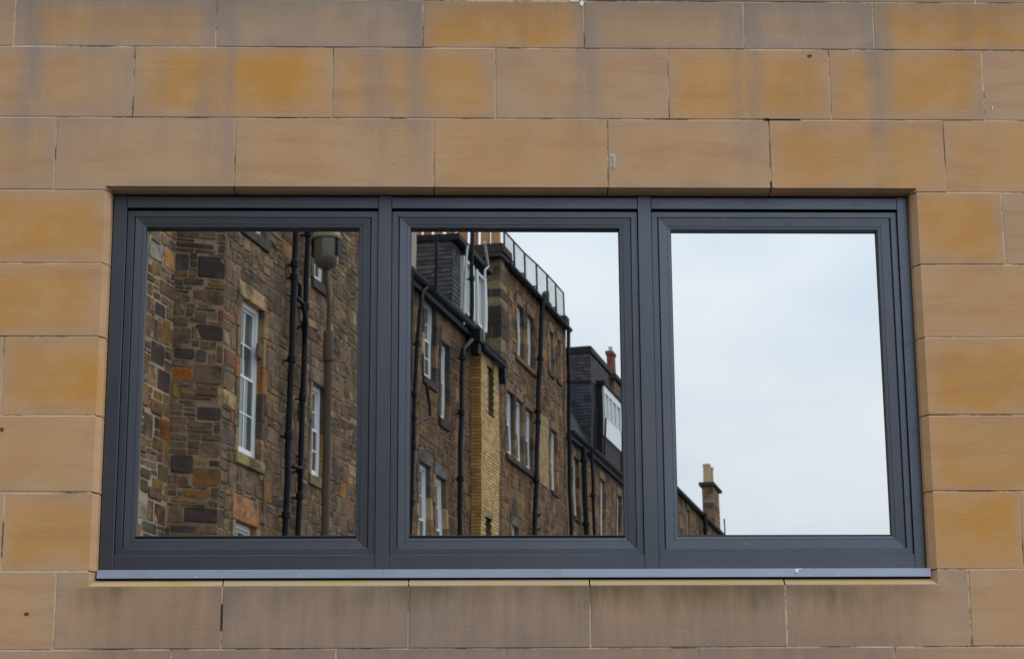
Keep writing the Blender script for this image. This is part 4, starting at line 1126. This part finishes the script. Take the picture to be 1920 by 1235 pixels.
mb = MB(); bricks(mb, lambda s, o, z: (L3(51.75) + s, .006 + o, z), 1.1, 10.75, 12.68, rng, c0=(.36, .25, .11)); mb.build('bricks', MT['brick'], ip, kind='stuff')
mb = MB(); mb.box(.002, L3(55.1), -9.0, -.32, 0, 15.75); mb.build('inner_wall', MT['dark'], b3)
# right-hand end wall and the gable over the lower neighbour
mb = MB(); mb.box(L3(55.1) + .001, L3(55.1) + .10, -9.0, .0, 0, 15.75); mb.box(.001 - .25, -.002, -9.0, -2.32, 13.0, 15.75); mb.build('end_wall', MT['rubble_joint'], b3)
mb = MB(); mb.bbox(-.25, L3(55.1) + .12, -9.1, .10, 15.752, 15.84, .02, c=(.06, .05, .045)); mb.build('cornice', MT['rubble'], b3)
gutter(b3, .4, L3(55.1) + .12, 15.66, y0=.03, y1=.20, h=.085, cornice=False)
mb = MB(); mb.bbox(L3(55.1) - .25, L3(55.1) + .16, -.9, .10, 15.845, 16.10, .02, c=(.05, .045, .04)); mb.build('parapet', MT['rubble'], b3)
drainpipe(b3, FC, [(L3(50.5), .15, .2), (L3(50.52), .15, 9.2), (L3(51.55), .15, 15.6), (L3(51.62), .2, 15.85)], .062, [(L3(50.75), .15, 10.6), (L3(51.02), .15, 12.25), (L3(51.06), .15, 12.55), (L3(51.3), .15, 14.0)])
drainpipe(b3, FC, [(L3(50.62), .15, 9.75), (L3(51.0), .2, 9.85), (L3(51.2), .1, 9.80)], .035, name='branch_pipe')
drainpipe(b3, FC, [(L3(50.60), .15, 9.4), (L3(50.95), .2, 9.46), (L3(51.1), .1, 9.44)], .035, name='branch_pipe')
drainpipe(b3, FC, [(L3(55.0), .12, .2), (L3(55.0), .12, 15.75)], .055, [(L3(55.0), .12, 14.2), (L3(55.0), .12, 12.6)])
# railing: posts, top rail and balusters, kneeling brackets behind
posts = [48.02, 49.05, 50.20, 51.52, 52.79, 53.86, 54.92]
mb = MB()
RT_Z = [16.60, 16.61, 16.63, 16.71, 16.76, 16.79, 16.79]
mb.tube([(L3(posts[k]), .02, RT_Z[k]) for k in range(7)], .024, 6)
mb.tube([(L3(posts[0]), .02, 15.90), (L3(posts[-1]), .02, 15.92)], .010, 6)
rail = mb.build('railing', MT['green_paint'], b3)
for k in range(7):
    mb = MB(); x = L3(posts[k]); mb.box(x - .028, x + .028, -.0, .035, 15.842, RT_Z[k] + .01); mb.build('railing_post', MT['green_paint'], rail)
    if k < 6:
        mb = MB(); x += .12; mb.box(x - .45, x, -.62, -.58, 15.98, 16.02); mb.box(x - .02, x + .02, -.05, .0, 15.93, 16.13); mb.box(x - .02, x + .02, -.6, -.05, 16.09, 16.13); mb.build('railing_bracket', MT['iron'], rail)
for k in range(6):
    for j in range(1, 9):
        t = j / 9; x = L3(posts[k]) * (1 - t) + L3(posts[k + 1]) * t; zt = RT_Z[k] * (1 - t) + RT_Z[k + 1] * t
        mb = MB(); mb.box(x - .0045, x + .0045, .0145, .0225, 15.90, zt - .01); mb.build('baluster', MT['iron'], rail)
mb = MB(); mb.bbox(L3(53.3), L3(53.75), -.35, -.08, 15.94, 16.15, .01, c=(.05, .045, .04)); mb.build('small_chimney', MT['rubble'], b3)
for k in range(2):
    mb = MB(); x = L3(53.4) + .22 * k; mb.tube([(x, -.2, 16.15), (x, -.2, 16.42 + .08 * k)], .075, 10, c=((.30, .15, .08), (.06, .05, .05))[k]); mb.build('chimney_pot', MT['terracotta'], b3, smooth=True, autosmooth=40)

# ------------------------------------------------------------------ 4. lower tenement with the slated mansard
U4 = 55.22
b4 = building_root('mansard_tenement', U4, 'lower brown tenement with purple slate mansard and white-fronted dormer, mirrored beyond the railed one', 'building')
rng = random.Random(55)
def L4(u): return u - U4
holes = []
for (a, b_, z0, z1) in ((55.95, 56.70, 10.54, 12.24), (59.72, 60.50, 10.4, 12.24), (62.4, 63.1, 10.4, 12.2), (55.95, 56.70, 7.0, 8.8), (59.72, 60.50, 7.0, 8.8)):
    holes.append(opening(b4, FC, L4(a), L4(b_), z0, z1, rng, dict(bw, jamb=.15), depth=.12))
masonry(b4, FC, 0.0, L4(66.0), 0.0, 12.7, holes, rng, 'rubble_joint', 0, None, gain=.90, warm=.12, seed=29.0, lift=(.34, .52), wid=(.34, .7))
mb = MB(); mb.box(.002, L4(66.0), -9.0, -.32, 0, 12.7); mb.build('inner_wall', MT['dark'], b4)
gutter(b4, 0.0, L4(66), 12.74, y0=.03, y1=.24, h=.12)
# mansard
mb = MB()
mb.poly([(0, .0, 12.72), (L4(66), .0, 12.72), (L4(66), -1.0, 15.0), (0, -1.0, 15.0), (0, -9, 15.0), (L4(66), -9, 15.0)], [(0, 1, 2, 3), (3, 2, 5, 4)])
mb.build('roof', MT['lead'], b4)
an = math.hypot(1.0, 2.28)
slates(b4, lambda s, h, o: (s, -1.0 * h / an + o * .9, 12.74 + 2.28 * h / an + o * .4), L4(66), an, rng, (.045, .048, .055), .16, .26)
X0 = L4(59.2)
mb = MB(); mb.box(X0, L4(65.5), -3.0, -.12, 13.0, 16.02); mb.build('mansard', MT['lead'], b4)
slates(b4, lambda s, h, o: (X0 - o, -3.0 + s, 15.18 + h), 2.88, .82, rng, (.075, .060, .072), .10, .20)
slates(b4, lambda s, h, o: (X0 - o, -3.0 + s, 13.3 + h), 2.88, 1.80, rng, (.055, .062, .075), .10, .20)
slates(b4, lambda s, h, o: (X0 + s, -.12 + o, 15.18 + h), L4(65.5) - X0, .82, rng, (.075, .062, .072), .10, .20)
mb = MB(); mb.bbox(X0 - .04, L4(65.5), -3.05, -.06, 16.02, 16.22, .02); mb.build('mansard_fascia', MT['lead'], b4)
mb = MB(); mb.box(X0 - .05, X0 - .0, -3.0, -.1, 15.10, 15.18); mb.build('flashing', MT['lead'], b4)
Dx = L4(60.05)
mb = MB(); mb.box(Dx, L4(62.9), -1.2, .06, 12.9, 15.22); mb.build('dormer', MT['dark'], b4)
mb = MB(); mb.bbox(Dx - .05, L4(62.98), -1.2, .16, 15.222, 15.34, .02); mb.build('dormer_roof', MT['lead'], b4)
mb = MB(); mb.box(Dx - .03, Dx - .001, -.66, -.56, 13.4, 15.22); mb.box(Dx - .03, Dx - .001, -.55, -.36, 14.0, 14.25); mb.build('quoin', MT['render'], b4)
m_ = MB(); z0, z1 = 13.62, 15.2; a, b_ = Dx + .05, L4(62.85)
m_.box(a, b_, .061, .12, z1 - .2, z1); m_.box(a, b_, .061, .10, z0, z0 + .62)
for x in (a, a + .62, a + 1.25, a + 1.9, b_ - .12): m_.box(x, x + .12, .061, .13, z0 + .62, z1 - .2)
w_ = m_.build('window', MT['white'], b4)
for k in range(4):
    x0_ = (a, a + .62, a + 1.25, a + 1.9)[k] + .12; x1_ = (a + .62, a + 1.25, a + 1.9, b_ - .12)[k]
    g = MB(); g.box(x0_, x1_, .062, .075, z0 + .62, z1 - .2); g.build('pane', MT['dirty_white'], w_)
mb = MB(); mb.box(L4(63.3), L4(65.3), -1.0, .05, 12.9, 14.9); mb.build('dormer', MT['lead'], b4)
m_ = MB()
for x in (63.3, 63.75, 64.3, 65.1): m_.box(L4(x), L4(x) + .16, .051, .12, 13.1, 14.85)
m_.box(L4(63.3), L4(65.26), .051, .09, 13.1, 13.5); m_.build('window', MT['white'], b4)
# stone stack with red flue
mb = MB(); 
z = 14.9
while z < 15.86:
    h = .24; mb.bbox(L4(62.3), L4(63.15), -.42, .02, z + .002, min(z + h, 15.87), .01, c=rng.choice([(.16, .10, .07), (.22, .14, .09), (.08, .06, .05)])); z += h
ch = mb.build('chimney', MT['rubble'], b4)
mb = MB(); mb.bbox(L4(62.15), L4(63.3), -.5, .12, 15.88, 16.04, .03, c=(.07, .055, .045)); mb.build('chimney_cap', MT['rubble'], ch)
mb = MB(); mb.bbox(L4(62.5), L4(62.9), -.25, -.04, 16.04, 16.80, .01, c=(.24, .075, .05)); mb.bbox(L4(62.46), L4(62.94), -.28, -.01, 16.74, 16.86, .01, c=(.20, .07, .05)); mb.build('flue', MT['rubble'], ch)
mb = MB(); mb.tube([(L4(62.7), -.14, 16.86), (L4(62.7), -.14, 17.04)], .07, 10, c=(.5, .5, .44)); mb.build('chimney_pot', MT['terracotta'], ch, smooth=True, autosmooth=40)
drainpipe(b4, FC, [(L4(56.72), .2, .2), (L4(56.70), .2, 10.1), (L4(56.58), .2, 11.6), (L4(56.52), .2, 12.6)], .078, [(L4(56.66), .2, 10.4), (L4(56.55), .2, 12.2)])
drainpipe(b4, FC, [(L4(57.85), .2, .2), (L4(57.84), .2, 10.2), (L4(57.67), .2, 12.7)], .050, [(L4(57.75), .2, 11.4)])
drainpipe(b4, FC, [(L4(57.7), .3, 12.75), (L4(57.7), .3, 13.9)], .03)
drainpipe(b4, FC, [(L4(59.6), .2, 12.9), (L4(59.8), .2, 14.1)], .03)

# ------------------------------------------------------------------ 5. far tenement with the lone chimney (right pane)
U5 = 66.1
b5 = building_root('far_tenement', U5, 'farthest tenement with a lone stone chimney and two clay pots, mirrored below the open sky', 'building')
rng = random.Random(66)
def L5(u): return u - U5
holes = []
for u in (68, 72, 76.45, 80.6, 84.5, 88.5):
    for z0 in (8.8, 12.0):
        holes.append(opening(b5, FC, L5(u), L5(u) + .8, z0, z0 + (1.9 if z0 > 10 else 2.0), rng, dict(bw, jamb=.15), depth=.12))
masonry(b5, FC, 0.0, L5(96.0), 0.0, 14.2, holes, rng, 'rubble_joint', 0, None, gain=.85, warm=.10, seed=31.0, lift=(.45, .7), wid=(.5, 1.0))
mb = MB(); mb.box(.0, L5(96.0), -9.0, -.32, 0, 14.2); mb.build('inner_wall', MT['dark'], b5)
mb = MB(); mb.bbox(-.1, L5(96.0), -9.1, .12, 14.202, 14.34, .02, c=(.05, .045, .04)); mb.build('cornice', MT['rubble'], b5)
gutter(b5, 0, L5(96), 14.12, y0=.03, y1=.2, h=.08, cornice=False)
mb = MB()
z = 14.34; k = 0
while z < 15.95:
    c = rng.choice([(.20, .13, .08), (.26, .15, .08), (.10, .075, .06), (.24, .18, .12)]); mb.bbox(L5(83.8), L5(85.6), -.46, .015, z + .002, z + .24, .012, c=c); z += .242
ch = mb.build('chimney', MT['rubble'], b5)
mb = MB(); mb.bbox(L5(83.6), L5(85.9), -.56, .12, 16.035, 16.17, .03, c=(.045, .045, .035)); mb.build('chimney_cap', MT['rubble'], ch)
for k in range(2):
    x = L5(84.2) + .8 * k; mb = MB(); mb.tube([(x, -.28, 16.17), (x, -.28, 16.92), (x, -.28, 16.93), (x, -.28, 17.02)], [.165, .155, .17, .17], 12, c=((.44, .33, .17), (.42, .24, .11))[k]); mb.build('chimney_pot', MT['terracotta'], ch, smooth=True, autosmooth=40)
drainpipe(b5, FC, [(L5(79.9), .2, 0.2), (L5(79.9), .2, 14.25)], .08, [(L5(79.9), .2, 13.6)])
drainpipe(b5, FC, [(L5(86.3), .1, 14.3), (L5(86.3), .1, 15.0)], .03)

# ------------------------------------------------------------------ street lamp between us and the tenement
lamp = empty('street_lamp', street(27.0, -9.36), YAW)
tag(lamp, 'olive-brown street lamp with bowl lantern on a cranked neck, mirrored against the rubble tenement', 'street lamp')
mb = MB(); mb.tube([(0, 0, 0), (0, 0, 1.4)], [.085, .085], 20); mb.tube([(0, 0, 1.4), (0, 0, 1.46), (0, 0, 8.28)], [.085, .062, .055], 20)
mb.build('pole', MT['lamp_post'], lamp, smooth=True, autosmooth=40)
mb = MB(); mb.tube([(0, 0, 8.25), (0, 0, 8.252), (0, 0, 8.67), (0, 0, 8.69)], [.055, .074, .074, .066], 20); mb.build('sleeve', MT['lamp_post'], lamp, smooth=True, autosmooth=40)
mb = MB(); mb.tube([(0, 0, 8.69), (0, .005, 9.05), (.0, -.01, 9.25), (-.0, -.04, 9.50), (.0, -.052, 9.66), (.0, -.055, 9.85)], [.032, .032, .032, .031, .030, .028], 14); mb.build('neck', MT['lamp_post'], lamp, smooth=True, autosmooth=60)
def lathe(mb, prof, cx, cy, n=28, sx=1.0, sy=1.0, F=None):
    pts = []
    for (r, z) in prof:
        for k in range(n):
            t = 2 * math.pi * k / n; q = (cx + math.cos(t) * r * sx, cy + math.sin(t) * r * sy, z); pts.append(F(*q) if F else q)
    fs = []
    for i in range(len(prof) - 1):
        for k in range(n):
            j = (k + 1) % n; fs.append((i * n + k, i * n + j, (i + 1) * n + j, (i + 1) * n + k))
    fs.append(tuple(range(n))[::-1]); fs.append(tuple((len(prof) - 1) * n + k for k in range(n)))
    mb.poly(pts, fs)
mb = MB(); lathe(mb, [(.214, 10.06), (.220, 10.075), (.214, 10.11), (.195, 10.160), (.155, 10.205), (.09, 10.23), (.03, 10.235)], 0, -.05, sx=1.0); mb.build('lantern_canopy', MT['lamp_shell'], lamp, smooth=True, autosmooth=60)
mb = MB(); lathe(mb, [(.04, 9.62), (.09, 9.628), (.135, 9.655), (.165, 9.705), (.178, 9.78), (.184, 9.90), (.188, 10.0), (.188, 10.059)], 0, -.05); mb.build('lantern_bowl', MT['lantern_bowl'], lamp, smooth=True, autosmooth=60)
for sgn in (-1, 1):
    mb = MB(); mb.box(-.09, .09, -.05 + sgn * .190, -.05 + sgn * .205, 9.80, 10.058); mb.build('lantern_clip', MT['iron'], lamp)
